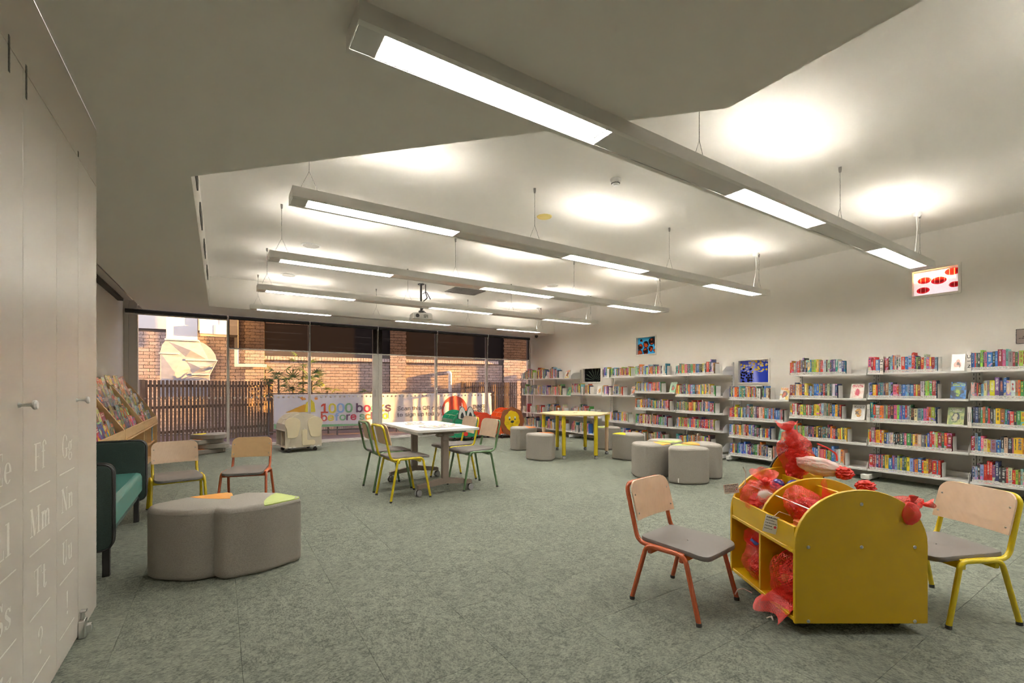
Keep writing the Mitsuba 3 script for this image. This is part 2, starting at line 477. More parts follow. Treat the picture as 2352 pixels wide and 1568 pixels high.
mat('m_blind_dark', (0.012, 0.012, 0.014), 0.6)
for i in range(6):
    x0, x1 = (EDGES[i] + .012 if i else LEFT_X + .03), EDGES[i + 1] - .012
    if i == 5: x1 = 7.49
    zb = 2.59 if i == 0 else 2.02
    where = ['above the pane with the silver duct', 'before the orange window frame outside', 'left of the door handle', 'right of the door handle', 'above the green crocodile bin', 'next to the bookshelf wall'][i]
    t = thing('roller_blind', f'black roller blind {"rolled up" if i == 0 else "half lowered"} {where}', 'blind', 'roller blinds of the window wall')
    a = np.linspace(0, 2 * PI, 17)[:-1]
    roll = tube([[x0, WY - .075, 2.62], [x1, WY - .075, 2.62]], .036, 16)
    put('roll', mikit.ply(trimesh.Trimesh(*roll, process=False), 'm_blind_dark', 40), t)
    if i: put('fabric', MB().add([[x0, WY - .042, zb], [x1, WY - .042, zb], [x1, WY - .042, 2.60], [x0, WY - .042, 2.60]], [[0, 1, 2, 3]]).ply('m_blind'), t)
    else: put('fabric', MB().box(x0, x1, WY - .043, WY - .041, zb, 2.60).ply('m_blind_dark'), t)
    put('bottom_bar', MB().box(x0, x1, WY - .052, WY - .034, zb - .028, zb, .004).ply('m_white'), t)
    put('bracket', MB().box(x1 - .008, x1 + .016, WY - .11, WY - .04, 2.56, 2.655, .004).ply('m_white'), t)
    if i:
        pts = [(x1 - .004, WY - .115, z) for z in (2.58, 2.35)]
        put('chain', MB().tube(pts, .004, 6).ply('m_white'), t)

# ------------------------------------------------------------------ the alley outside
SL = -0.19
WD = np.array([1, SL, 0]) / math.hypot(1, SL)           # along the brick wall
WN = np.array([SL, -1, 0]) / math.hypot(1, SL)          # towards the room
WO = np.array([0, 14.52, 0])


def wall_frame(out=0.0): return frame(WO + WN * out, WD, -WN, [0, 0, 1])


def s_of(x): return x * math.hypot(1, SL)


def brick(p, n, uv):
    s = p.x * float(WD[0]) + (p.y - 14.52) * float(WD[1])
    row = dr.floor(p.z / 0.086)
    col = dr.floor(s / 0.24 + 0.5 * (row - 2 * dr.floor(row / 2)))
    r = cell_rand(col, row, 1)
    g = fbm(s * 60, p.z * 60, 1.0, 2)
    c = mix((0.40, 0.315, 0.285), (0.60, 0.50, 0.46), r * .6 + g * .4)
    spots = smoothstep(0.80, 0.86, noise(s * 55, p.z * 90, 3.0))
    return mix(c, (0.16, 0.11, 0.10), spots * 0.8)


diffuse('m_brick', brick)
diffuse('m_mortar', (0.115, 0.10, 0.095))
diffuse('m_cladding', (0.80, 0.80, 0.80))
mat('m_pane', (0.015, 0.016, 0.02), 0.04, specular=0.9)
mat('m_timber_frame', (0.42, 0.19, 0.08), 0.5)
mat('m_bronze', (0.06, 0.05, 0.055), 0.4)
w = struct('wall_alley', mikit.ply(trimesh.Trimesh(*move(box(-2.6, 9.4, .013, .30, -.03, 3.3), wall_frame()), process=False), 'm_mortar'))
win = [(s_of(1.04), s_of(4.365)), (s_of(4.843), s_of(8.0))]
pil = [(s_of(.572), s_of(1.04)), (s_of(4.365), s_of(4.843)), (s_of(8.0), s_of(8.62))]
pm = MB()
for u0, u1 in pil: pm.box(u0 + .008, u1 - .008, -.10, .02, -.03, 3.3)
put('pier', mikit.ply(trimesh.Trimesh(*move((pm.mesh().vertices, pm.mesh().faces), wall_frame()), process=False), 'm_mortar'), w)
bricks = []
for row in range(0, 38):
    z0 = row * .086
    for col in range(-12, 42):
        a, b = (col - .5 * (row % 2)) * .24, (col - .5 * (row % 2)) * .24 + .23
        zones = [(-2.55, pil[0][0], 0, 'flat'), (pil[0][0], pil[0][1], .11, 'pier'), (pil[0][1], pil[1][0], 0, 'win'), (pil[1][0], pil[1][1], .11, 'pier'), (pil[1][1], pil[2][0], 0, 'win'), (pil[2][0], pil[2][1], .11, 'pier'), (pil[2][1], 9.3, 0, 'flat')]
        for (u0, u1, out, kind) in zones:
            c0, c1 = max(a, u0), min(b, u1)
            if c1 - c0 < .03: continue
            if kind == 'win' and z0 > 1.90 and z0 < 2.98: continue
            if kind == 'flat' and u0 < 0 and c0 < -.5 and z0 > 2.66: continue
            seen = (c0 + c1) / 2 > -1.75 and c0 < 8.75 and z0 < 2.75 and z0 > (1.02 if c0 > .9 else 1.3) and not (-.95 < c0 < -.3)
            bricks.append((0 if (seen and z0 < 2.02) or (seen and c0 < 1.0) else (1 if seen else 2), c0, c1, z0, out))
bricks.sort(key=lambda q: (q[0], abs(q[3] - 1.55), q[1]))
for k, (_, c0, c1, z0, out) in enumerate(bricks[:270]):
    put('brick', mikit.ply(trimesh.Trimesh(*move(box(c0, c1, -out, .02 - out, z0, z0 + .076, .003), wall_frame()), process=False), 'm_brick'), w)
rest = MB()
for (_, c0, c1, z0, out) in bricks[270:]: rest.add(*move(box(c0, c1, -out, .02 - out, z0, z0 + .076), wall_frame()))
lab(put('brick_rest', rest.ply('m_brick'), w), kind='stuff')
sill = []
for (u0, u1) in win:
    n = int((u1 - u0) / .0755)
    for k in range(n):
        a = u0 + (u1 - u0) * k / n
        v, f = box(a, a + .067, -.075, .06, 0, .11, .003)
        v = v @ np.array([[1, 0, 0], [0, math.cos(.32), -math.sin(.32)], [0, math.sin(.32), math.cos(.32)]]) + [0, 0, 1.975]
        sill.append((v, f))
for k, vf in enumerate(sill):
    if k < 28 * 3: put('sill_brick', mikit.ply(trimesh.Trimesh(*move(vf, wall_frame()), process=False), 'm_brick'), w)
for j, (u0, u1) in enumerate(win):
    fm = 'm_timber_frame' if j == 0 else 'm_bronze'
    g = thing('alley_window', ['dark window in an orange-brown frame behind the palms, reflecting the sunset sky', 'long dark window over the sunlit brick sill, right of the brick pier'][j], 'window')
    wb = MB().box(u0, u1, .02, .06, 2.11, 2.15).box(u0, u1, .02, .06, 2.93, 2.98).box(u0, u0 + .05, .02, .06, 2.11, 2.98).box(u1 - .05, u1, .02, .06, 2.11, 2.98)
    put('frame', mikit.ply(trimesh.Trimesh(*move((wb.mesh().vertices, wb.mesh().faces), wall_frame()), process=False), fm), g)
    n = 2
    for k in range(n):
        a, b = u0 + .05 + (u1 - u0 - .1) * k / n, u0 + .05 + (u1 - u0 - .1) * (k + 1) / n
        put('pane', mikit.ply(trimesh.Trimesh(*move(box(a + .02, b - .02, .045, .055, 2.15, 2.93), wall_frame()), process=False), 'm_pane'), g)
        put('sash', mikit.ply(trimesh.Trimesh(*move(box(b - .02, b + .02 if k < n - 1 else b, .02, .056, 2.15, 2.93), wall_frame()), process=False), 'm_bronze'), g)
v = MB().box(-2.6, s_of(-.2), -.03, .014, 2.735, 3.6)
put('white_cladding', mikit.ply(trimesh.Trimesh(*move((v.mesh().vertices, v.mesh().faces), wall_frame()), process=False), 'm_cladding'), w)


def deck(p, n, uv):
    g = fbm(p.x * 6, p.y * 70, 2.0, 3)
    b = cell_rand(dr.floor(p.y / 0.14), 1, 4)
    return mix((0.085, 0.058, 0.062), (0.20, 0.145, 0.150), g * .7 + b * .3)


mat('m_deck', deck, 0.6)
struct('ground_deck', MB().box(-3, 10.5, WY + .12, 15.2, -.3, -.065).ply('m_underlay'))
db = MB().box(-3, 10.5, 0, .134, -.06, -.03, .003).ply('m_deck')
for k in range(28): put('deck_board', db, 'ground_deck', T().translate([0, WY + .13 + .14 * k, 0]))


def timber(p, n, uv):
    g = fbm(p.x * 30, p.y * 30 + 3, p.z * 3, 3)
    return mix((0.060, 0.038, 0.027), (0.185, 0.115, 0.078), g)


mat('m_fence', timber, 0.7)


def fence(name, label, P0, P1, z1, pitch, width, rails, post=True):
    P0, P1 = np.array([*P0, 0.0]), np.array([*P1, 0.0]); L = np.linalg.norm(P1 - P0); ex = (P1 - P0) / L; ey = np.array([-ex[1], ex[0], 0])
    fr = frame(P0, ex, ey, [0, 0, 1]); t = thing(name, label, 'fence')
    n = int(L / pitch)
    sl = MB().box(-width / 2, width / 2, -.011, .011, -.03, z1, .002).ply('m_fence')
    for k in range(n + 1):
        put('slat', sl, t, T(fr @ np.array(T().translate([k * pitch, 0, 0]).matrix)))
    for z in rails: put('rail', mikit.ply(trimesh.Trimesh(*move(box(0, L, .012, .05, z - .03, z + .03), fr), process=False), 'm_fence'), t)
    if post:
        for s in (0, L): put('post', mikit.ply(trimesh.Trimesh(*move(box(s - .045, s + .045, -.045, .045, -.03, z1 + .01, .003), fr), process=False), 'm_fence'), t)
    return t


fence('batten_fence', 'dark timber batten fence in front of the silver duct, left of the banner', (-1.42, 12.50), (1.12, 13.55), 1.385, .076, .048, (1.26, .78, .22))
fence('batten_fence', 'timber batten fence outside, right of the banner behind the lion bin', (6.50, 13.0), (9.1, 12.75), 1.40, .072, .040, (1.22, .3))
fence('screen_fence', 'tall slatted timber screen closing the right end of the alley', (9.3, 10.9), (9.3, 12.7), 1.78, .10, .062, (1.6, .3))  # out of view, placed to cast slat shadows on banner and bricks

mat('m_galv', lambda p, n, uv: mix((0.36, 0.37, 0.43), (0.50, 0.51, 0.57), fbm(p.x * 9, p.z * 14, p.y * 9, 4)), 0.5, metallic=0.35)
mat('m_zinc', (0.62, 0.62, 0.63), 0.5, metallic=0.2)
d = thing('air_duct', 'big grey sheet metal air duct with a curved hood on the brick wall', 'duct')
prof = [(-1.10, 2.37), (-.465, 2.37), (-.34, 2.33), (-.20, 2.21), (-.10, 2.05), (-.077, 1.90), (-.231, 1.55), (-.231, 1.0), (-1.216, 1.0), (-1.216, 2.08), (-1.18, 2.25)]
v, f = loft(np.array(prof), [(0, 0), (.6, 0)])
v = np.column_stack([v[:, 0], 13.70 + v[:, 2], v[:, 1]])
put('hood', MB().add(v, f[:, ::-1]).ply('m_galv'), d)
cr = MB()
for q in ([(-1.05, 2.33), (-.42, 2.33), (-.24, 1.90), (-.72, 1.98)], [(-1.19, 2.02), (-.78, 1.96), (-.60, 1.72), (-.85, 1.10), (-1.19, 1.10)], [(-.70, 1.86), (-.12, 1.86), (-.26, 1.56), (-.58, 1.56)]):
    q = np.array(q); c = q.mean(0); k = len(q)
    vv = np.vstack([np.column_stack([q[:, 0], np.full(k, 13.698), q[:, 1]]), [[c[0], 13.655, c[1]]]])
    cr.add(vv, [[i, (i + 1) % k, k] for i in range(k)])
put('creased_panel', cr.ply('m_galv'), d)
fl = MB().box(-1.13, -.44, 13.66, 14.32, 2.365, 2.405, .004)
fl.box(-1.24, -.85, 13.67, 13.70, 2.03, 2.06, .003).box(-.72, -.06, 13.67, 13.70, 1.885, 1.925, .003).box(-.60, -.21, 13.66, 13.70, 1.53, 1.57, .003)
put('flange', fl.ply('m_zinc'), d)
put('riser', MB().box(-1.10, -.48, 13.72, 14.3, 2.40, 4.2).ply('m_cladding'), d)
d2 = thing('air_duct', 'white horizontal duct box beside the silver duct, above the batten fence', 'duct')
put('body', MB().box(-.43, .38, 13.55, 14.2, 2.56, 2.79, .004).box(-.43, .38, 13.62, 14.2, 2.80, 3.5, .004).ply('m_cladding'), d2)
put('seam_strip', MB().box(-.14, -.10, 13.54, 13.56, 2.56, 2.79).box(-.02, .02, 13.61, 13.63, 2.8, 3.5).ply('m_zinc'), d2)
mat('m_pvc', (0.74, 0.75, 0.77), 0.4)
d3 = thing('downpipe', 'white rectangular drain pipe turning a corner on the brick wall', 'pipe')
pv = MB().box(.36, .45, -.09, -.03, 1.80, 3.3, .004).box(.36, 1.12, -.09, -.03, 1.78, 1.865, .004)
put('pipe', mikit.ply(trimesh.Trimesh(*move((pv.mesh().vertices, pv.mesh().faces), wall_frame(.12)), process=False), 'm_pvc'), d3)
d4 = thing('vent_pipe', 'white round vent pipe with a bent top against the sunlit bricks', 'pipe')
put('pipe', mikit.ply(trimesh.Trimesh(*tube(fillet([(6.17, 13.22, -.03), (6.17, 13.22, 1.69), (6.17, 13.5, 1.72)], .06, 6), .055, 16), process=False), 'm_pvc', 40), d4)
put('collar', mikit.ply(trimesh.Trimesh(*tube([(6.17, 13.22, 1.38), (6.17, 13.22, 1.41)], .062, 16), process=False), 'm_steel', 40), d4)

# railing and banner
r = thing('railing', 'dark wire mesh railing that carries the white banner outside', 'railing')
put('top_rail', MB().tube([(1.0, 12.53, 1.075), (7.42, 12.53, 1.075)], .012, 8).ply('m_bronze', True), r)
put('bottom_rail', MB().tube([(1.0, 12.53, .12), (7.42, 12.53, .12)], .012, 8).ply('m_bronze', True), r)
for x in (1.0, 2.6, 4.2, 5.8, 7.4): put('post', MB().tube([(x, 12.56, -.03), (x, 12.56, 1.09)], .02, 8).ply('m_bronze', True), r)
mesh = MB()
for k in range(129): mesh.box(1.0 + .05 * k - .002, 1.0 + .05 * k + .002, 12.528, 12.532, .12, 1.07)
for z in np.arange(.12, 1.07, .15): mesh.box(1.0, 7.4, 12.528, 12.532, z - .002, z + .002)
lab(put('wire_mesh', mesh.ply('m_bronze'), r), kind='stuff')
b = thing('banner', 'long white banner about 1000 books before school hanging on the railing', 'banner')
BX0, BX1, BZ0, BZ1 = 1.10, 7.28, .20, 1.05
mat('m_banner2', (0.70, 0.71, 0.76), 0.55)
wave = lambda x, z: 12.49 + .010 * math.sin(x * 5.1 + z * 2) + .007 * math.sin(x * 11.3 - z * 5)


def drape(vf, off):
    v = np.array(vf[0], float)
    q = np.array([[x, wave(x, z) - off - e * .3, z] for x, z, e in v])
    return q, np.asarray(vf[1])


nx, nz = 90, 10
v = np.array([[BX0 + (BX1 - BX0) * i / nx, 0, BZ0 + (BZ1 - BZ0) * j / nz] for j in range(nz + 1) for i in range(nx + 1)])
v[:, 1] = [wave(q[0], q[2]) for q in v]
f = [[j * (nx + 1) + i, j * (nx + 1) + i + 1, (j + 1) * (nx + 1) + i + 1, (j + 1) * (nx + 1) + i] for j in range(nz) for i in range(nx)]
scene_m = MB().add(v, f)
put('sheet', scene_m.ply('m_banner2', True), b)
PR = {'red': (.52, .06, .045), 'yellow': (.72, .66, .06), 'blue': (.27, .47, .80), 'green': (.20, .45, .24), 'plum': (.085, .035, .10), 'crimson': (.55, .035, .10), 'teal': (.10, .36, .32), 'orange': (.72, .30, .07), 'ink': (.03, .03, .05), 'pink': (.62, .10, .20), 'amber': (.70, .40, .05)}
for n, c in PR.items(): mat('m_print_' + n, c, .6)


def words(text, cols, x0, x1, zb, hgt, bold=True):
    ms, x = [], 0.0
    for ch in text:
        if ch == ' ': x += .30 * hgt / .24 * .24; ms.append(None); continue
        q = meshkit.text_mesh(ch, hgt, .0006, bold); q.apply_translation([x - q.bounds[0][0], 0, 0]); x = q.bounds[1][0] + .045 * hgt; ms.append(q)
    k = (x1 - x0) / x
    for ch, q, c in zip(text, ms, cols):
        if q is None: continue
        vv = np.array(q.vertices); vv[:, 0] = x0 + vv[:, 0] * k; vv[:, 1] += zb
        put('letter', MB().add(*drape((vv, q.faces[:, ::-1]), .006)).ply('m_print_' + c), b)


words('1000 books', ['red', 'yellow', 'blue', 'green', '', 'plum', 'crimson', 'teal', 'orange', 'plum'], 2.18, 4.03, .565, .235)
words('before school', ['red', 'yellow', 'blue', 'green', 'plum', 'crimson', '', 'green', 'orange', 'plum', 'red', 'yellow', 'blue'], 2.18, 4.03, .36, .19)
for txt, zb, x1 in (('Scan this QR code', .575, 5.62), ('to sign up today.', .40, 5.55)):
    q = meshkit.text_mesh(txt, .11, .0006); k = (x1 - 4.2) / q.bounds[1][0]
    vv = np.array(q.vertices); vv[:, 0] = 4.2 + vv[:, 0] * k; vv[:, 1] += zb
    put('text_line', MB().add(*drape((vv, q.faces[:, ::-1]), .006)).ply('m_print_ink'), b)
for txt, zb in (('INNER', .56), ('WEST', .41)):
    q = meshkit.text_mesh(txt, .125, .0006, True); k = .46 / q.bounds[1][0]
    vv = np.array(q.vertices); vv[:, 0] = 6.60 + vv[:, 0] * k; vv[:, 1] += zb
    put('text_line', MB().add(*drape((vv, q.faces[:, ::-1]), .006)).ply('m_print_ink'), b)


def patch(poly2d, col, off=.004):
    g = Polygon(poly2d).segmentize(.06)
    cells = []
    for i in range(int((g.bounds[2] - g.bounds[0]) / .07) + 1):
        c = g.intersection(sbox(g.bounds[0] + .07 * i, -1, g.bounds[0] + .07 * (i + 1), 3))
        if c.area > 1e-7: cells.append(extrude(c, 0, .0006))
    q = MB()
    for vv, ff in cells: q.add(*drape((vv, ff[:, ::-1]), off))
    put('print', q.ply('m_print_' + col), b)


patch(arc(5.98, .54, .43, .43, 0, 360, 40)[:-1], 'red')
patch([(BX0 + .005, .205), (BX1 - .005, .205), (BX1 - .005, .25), (5.0, .23), (3.4, .235), (2.5, .26), (1.8, .29), (BX0 + .005, .33)], 'green')
patch([(1.36, .60), (1.62, .72), (1.80, .80), (1.93, .78), (1.95, .60)], 'amber')
patch([(1.80, .60), (1.83, .84), (1.93, .93), (2.02, .84), (2.05, .60)], 'yellow', .007)
patch([(1.68, .97), (1.78, 1.0), (1.83, .92), (1.74, .90)], 'orange')
patch([(2.02, .95), (2.09, 1.0), (2.11, .92), (2.05, .90)], 'orange')

# palms in the alley
mat('m_trunk', (0.10, 0.075, 0.055), 0.9)
scene['m_leaf'] = {'type': 'principledthin', 'base_color': {'type': 'rgb', 'value': [0.075, 0.125, 0.055]}, 'roughness': 0.45, 'diff_trans': 0.55, 'spec_trans': 0.0}
scene['m_leaf_light'] = {'type': 'principledthin', 'base_color': {'type': 'rgb', 'value': [0.17, 0.22, 0.05]}, 'roughness': 0.45, 'diff_trans': 0.7, 'spec_trans': 0.0}


def fan(rng, base, tip_dir, size):
    """One fan leaf: narrow leaflets out of the end of a stalk."""
    m = MB(); d = tip_dir / np.linalg.norm(tip_dir)
    side = np.cross(d, [0, 0, 1.0]); side /= np.linalg.norm(side) + 1e-9; up = np.cross(side, d)
    end = base + d * size * .9 + np.array([0, 0, size * .25])
    m.tube([base, (base + end) / 2 + up * .03, end], .004, 4, False)
    k = rng.randint(9, 12)
    for i in range(k):
        a = (i / (k - 1) - .5) * math.radians(210)
        q = d * math.cos(a) + side * math.sin(a)
        L = size * (0.95 - .25 * abs(a) / 1.8) * rng.uniform(.85, 1.1)
        w = L * .055
        n2 = np.cross(q, up); pts = []
        for t2, ww in ((0, .4), (.35, 1), (.7, .85), (1, .08)):
            c = end + q * L * t2 + up * (-.30 * L * t2 * t2 + .02 * L)
            pts += [c + n2 * w * ww, c - n2 * w * ww]
        m.add(pts, [[2 * j, 2 * j + 1, 2 * j + 3, 2 * j + 2] for j in range(3)])
    return m


def palm(x, y, ztop, label, n, size, seed, mt='m_leaf'):
    rng = random.Random(seed)
    t = thing('fan_palm', label, 'palm', 'fan palms in the alley')
    put('stem', MB().tube([(x + .03, y, -.03), (x, y, ztop * .6), (x, y, ztop)], .022, 7).ply('m_trunk', True), t)
    for k in range(n):
        a = k * 2.399 + rng.uniform(-.3, .3); el = rng.uniform(-.15, 1.0)
        dd = np.array([math.cos(a) * math.cos(el), math.sin(a) * math.cos(el) * .6, math.sin(el)])
        z = ztop - .22 * (k / n) * (1 if n < 9 else 2.2)
        put('frond', fan(rng, np.array([x, y, z]), dd, size * rng.uniform(.8, 1.1)).ply(mt), t)


palm(1.25, 12.95, 1.42, 'dark fan palm directly behind the left end of the banner', 13, .30, 1)
palm(1.86, 13.15, 1.86, 'tallest fan palm, its crown in front of the sunlit sill', 8, .27, 2)
palm(2.05, 13.0, 1.40, 'bushy green fan palm left of the sunlit bricks behind the banner', 13, .28, 3)
palm(2.45, 13.1, 1.12, 'low yellow-green fan palm at the edge of the sunlit patch', 9, .26, 4, 'm_leaf_light')
palm(1.62, 13.2, 1.25, 'fan palm in the middle of the clump behind the banner', 12, .28, 5)
palm(3.60, 13.0, 1.10, 'small spiky fan palm behind the sliding door handle', 6, .27, 6)
# ------------------------------------------------------------------ cupboards with the alphabet
mat('m_seam', (0.16, 0.145, 0.13), 0.8)
CX = -0.58
cup = thing('tall_cupboard', 'pale grey built-in cupboard wall printed with white alphabet letters', 'cupboard')
put('body', MB().box(CX - .55, CX - .022, -3.4, 3.372, 0, SOFFIT_Z - .003, .002).ply('m_laminate'), cup)
seams = [-0.15, 0.25, 0.65, 1.07, 1.47, 1.87, 2.255, 2.643, 2.985]
for y0, y1 in zip(seams[:-1], seams[1:]):
    d = put('door', MB().box(CX - .0215, CX, y0 + .0015, y1 - .0015, .018, 2.335, .0012).ply('m_laminate'), cup)
put('end_panel', MB().box(CX - .0215, CX, 2.9868, 3.372, .004, 2.335, .0012).ply('m_laminate'), cup)
put('top_panel', MB().box(CX - .0215, CX, -3.4, 3.372, 2.339, SOFFIT_Z - .003, .0012).ply('m_laminate'), cup)
knob = lathe([(.0, .0), (.010, .0), (.008, .004), (.0055, .008), (.0055, .030), (.016, .036), (.0175, .042), (.013, .047), (0, .048)], 18)
for y in (1.44, 2.215, 2.955):
    put('knob', mikit.ply(trimesh.Trimesh(*move(knob, frame([CX, y, 1.16], [0, 1, 0], [0, 0, 1], [1, 0, 0])), process=False), 'm_white', 40), cup)
for y, z0, z1 in ((2.287, 2.245, 2.365), (2.13, 2.25, 2.37), (2.985, 2.34, 2.365)):
    put('catch_slot', MB().box(CX - .001, CX + .0015, y - .006, y + .006, z0, z1).ply('m_dark_slot'), cup)
# an upright bolt at the foot of the last door
put('floor_bolt', MB().box(CX, CX + .028, 2.975, 3.025, 0.0, .085, .004).box(CX + .01, CX + .05, 2.985, 3.015, .02, .06, .004).tube([(CX + .014, 3.0, .08), (CX + .014, 3.0, .125)], .009, 10).box(CX + .004, CX + .03, 2.985, 3.015, .122, .132, .003).ply('m_chrome'), cup)


def seg(x0, y0, x1, y1, w): return shapely.LineString([(x0, y0), (x1, y1)]).buffer(w / 2, cap_style='flat')


def ell(cx, cy, rx, ry, n=28): return Polygon(arc(cx, cy, rx, ry, 0, 360, n + 1)[:-1])


def stem(x, y0=0.0, y1=1.0, w=.15, top=True, bot=True, sw=.10):
    g = [sbox(x, y0, x + w, y1)]
    if bot: g.append(sbox(x - sw, y0, x + w + sw, y0 + .035))
    if top: g.append(sbox(x - sw, y1 - .035, x + w + (sw if top is True else 0), y1))
    return unary_union(g)


def ring(cx, cy, rx, ry, t=.15, h=.03): return ell(cx, cy, rx, ry).difference(ell(cx, cy, rx - t, ry - h))


X = .66


def glyph(c):
    if c == 'E': return unary_union([stem(.1), sbox(.1, .965, .68, 1), sbox(.1, 0, .68, .035), sbox(.2, .49, .5, .52), seg(.665, 1, .665, .76, .03), seg(.665, 0, .665, .26, .03), seg(.5, .40, .5, .61, .03)])
    if c == 'F': return unary_union([stem(.1), sbox(.1, .965, .66, 1), sbox(.2, .49, .5, .52), seg(.645, 1, .645, .74, .03), seg(.5, .40, .5, .61, .03)])
    if c == 'L': return unary_union([stem(.1), sbox(.1, 0, .66, .035), seg(.645, 0, .645, .28, .03)])
    if c == 'l': return stem(.1, 0, 1.05, top='l')
    if c == 'f': return unary_union([stem(.14, 0, .86, top=False), sbox(.02, X - .035, .40, X), ring(.35, .86, .21, .19, .10, .03).intersection(sbox(.1, .85, .6, 1.1)), ell(.48, .93, .06, .05)])
    if c == 't': return unary_union([sbox(.14, .1, .29, .92), sbox(.02, X - .035, .42, X), ring(.31, .14, .17, .14, .12, .03).intersection(sbox(.1, -.1, .6, .15))])
    if c == 'T': return unary_union([stem(.30), sbox(.0, .965, .75, 1), seg(.015, 1, .015, .72, .03), seg(.735, 1, .735, .72, .03)])
    if c == 'e': return unary_union([ring(.27, X / 2, .26, X / 2 + .01, .14).difference(sbox(.3, .10, .7, .335)), sbox(.05, .335, .50, .365)])
    if c == 'G': return unary_union([ring(.40, .5, .38, .51, .15).difference(sbox(.52, .20, .9, .72)), stem(.57, .05, .42, w=.14, bot=False)])
    if c == 'g': return unary_union([ring(.25, .45, .21, .22, .12), ring(.28, .0, .27, .18, .10, .035), seg(.12, .24, .10, .14, .05), seg(.40, .60, .56, .68, .05)])
    if c == 'M': return unary_union([seg(.12, 0, .12, 1, .035), sbox(0, 0, .24, .035), seg(.14, 1, .44, 0, .15), seg(.46, 0, .76, 1, .035), stem(.74), sbox(0, .965, .2, 1)])
    if c == 'm': return unary_union([stem(.08, 0, X, top='l', sw=.06), stem(.40, 0, X - .08, top=False, sw=.06), stem(.72, 0, X - .08, top=False, sw=.06), ring(.37, X - .14, .18, .14, .15, .035).intersection(sbox(.2, X - .14, .56, 1)), ring(.69, X - .14, .18, .14, .15, .035).intersection(sbox(.5, X - .14, .9, 1))])
    if c == 'N': return unary_union([seg(.12, 0, .12, 1, .035), sbox(0, 0, .24, .035), sbox(0, .965, .2, 1), seg(.14, 1, .66, 0, .16), seg(.68, 0, .68, 1, .035), sbox(.56, .965, .80, 1)])
    if c == 'n': return unary_union([stem(.08, 0, X, top='l', sw=.06), stem(.42, 0, X - .08, top=False, sw=.06), ring(.38, X - .14, .19, .14, .15, .035).intersection(sbox(.2, X - .14, .6, 1))])
    if c in 'Ss':
        k = 1.0 if c == 'S' else X
        a = ring(.30 * k, .75 * k, .26 * k, .25 * k, .10, .035).difference(sbox(.30 * k, .45 * k, .7, .75 * k)); b = ring(.30 * k, .25 * k, .28 * k, .25 * k, .10, .035).difference(sbox(-.1, .25 * k, .30 * k, .55 * k))
        return unary_union([a, b, seg(.10 * k, .72 * k, .5 * k, .30 * k, .12), seg(.54 * k, .98 * k, .54 * k, .72 * k, .03), seg(.04 * k, .02, .04 * k, .30 * k, .03)])
    if c == 'U': return unary_union([sbox(.12, .25, .27, 1), sbox(.02, .965, .37, 1), seg(.64, .25, .64, 1, .035), sbox(.52, .965, .76, 1), ring(.39, .26, .27, .27, .13, .035).intersection(sbox(0, -.1, 1, .26))])
    if c == 'u': return unary_union([sbox(.10, .15, .25, X), sbox(.0, X - .035, .25, X), stem(.43, 0, X, top='l', sw=.06), ring(.31, .16, .21, .16, .12, .035).intersection(sbox(0, -.1, .6, .16))])
    if c in 'Zz':
        k = 1.0 if c == 'Z' else X
        return unary_union([sbox(.02, k - .035, .6 * k + .05, k), sbox(.02, 0, .6 * k + .05, .035), seg(.58 * k, k, .10, 0, .15), seg(.03, k, .03, k * .74, .03), seg(.6 * k + .04, 0, .6 * k + .04, k * .27, .03)])
    if c == '?': return unary_union([ring(.28, .75, .24, .26, .12, .04).difference(sbox(-.1, .3, .27, .72)), seg(.30, .52, .30, .26, .05), ell(.29, .07, .085, .075), ell(.10, .76, .07, .06)])
    if c == '!': return unary_union([Polygon([(.12, 1), (.30, 1), (.23, .27), (.19, .27)]), ell(.21, .07, .085, .075)])


def letters(text, y0, y1, zb, hgt=.103):
    gs, x = [], 0.0
    for c in text:
        g = glyph(c); bx = g.bounds; gs.append(shapely.affinity.translate(g, x - bx[0], 0)); x += bx[2] - bx[0] + .10
    g = unary_union(gs).simplify(.004); k = (y1 - y0) / (g.bounds[2] - g.bounds[0])
    v, f = extrude(g, 0, .0006)
    v = np.column_stack([v[:, 0] * k + y0, v[:, 1] * hgt + zb, v[:, 2]])
    put('letter_print', mikit.ply(trimesh.Trimesh(*move((v, f), frame([CX, 0, 0], [0, 1, 0], [0, 0, 1], [1, 0, 0])), process=False), 'm_letter'), cup)


import shapely.affinity
for row, (z, texts) in enumerate(((.908, ('Ee', 'Ff', 'Gg')), (.672, ('Ll', 'Mm', 'Nn')), (.436, ('Ss', 'Tt', 'Uu')), (.200, ('Zz', '?', '!')))):
    for col, tx in enumerate(texts):
        c = 2.075 + .362 * col; w = {'Mm': .225, 'Nn': .175, 'Gg': .155, 'Uu': .155, 'Tt': .145, 'Ff': .14, 'Ee': .15, 'Ll': .14, 'Ss': .14, 'Zz': .15, '?': .055, '!': .022}[tx]
        letters(tx, c - w / 2, c + w / 2, z)
        put('letter_rule', MB().box(CX, CX + .0006, c - .117, c + .117, z - .0675, z - .0625).ply('m_letter'), cup)

# ------------------------------------------------------------------ chairs
CH = {'yellow': (.66, .50, .008), 'orange': (.46, .095, .028), 'green': (.075, .145, .062)}
for k, c in CH.items(): mat('m_chair_' + k, c, 0.28, specular=0.5)


def ply_wood(p, n, uv):
    g = fbm(p.x * 22 + p.y * 22, p.z * 22, p.y * 9, 3); l = noise((p.x - p.y) * 190, p.z * 30, 4.0)
    return mix((0.60, 0.42, 0.285), (0.70, 0.515, 0.37), g * .7 + l * .3)


mat('m_plywood', ply_wood, 0.40)


def gold_wood(p, n, uv):
    g = fbm(p.x * 22 + p.y * 22, p.z * 22, p.y * 9, 3)
    return mix((0.52, 0.33, 0.16), (0.62, 0.42, 0.22), g)


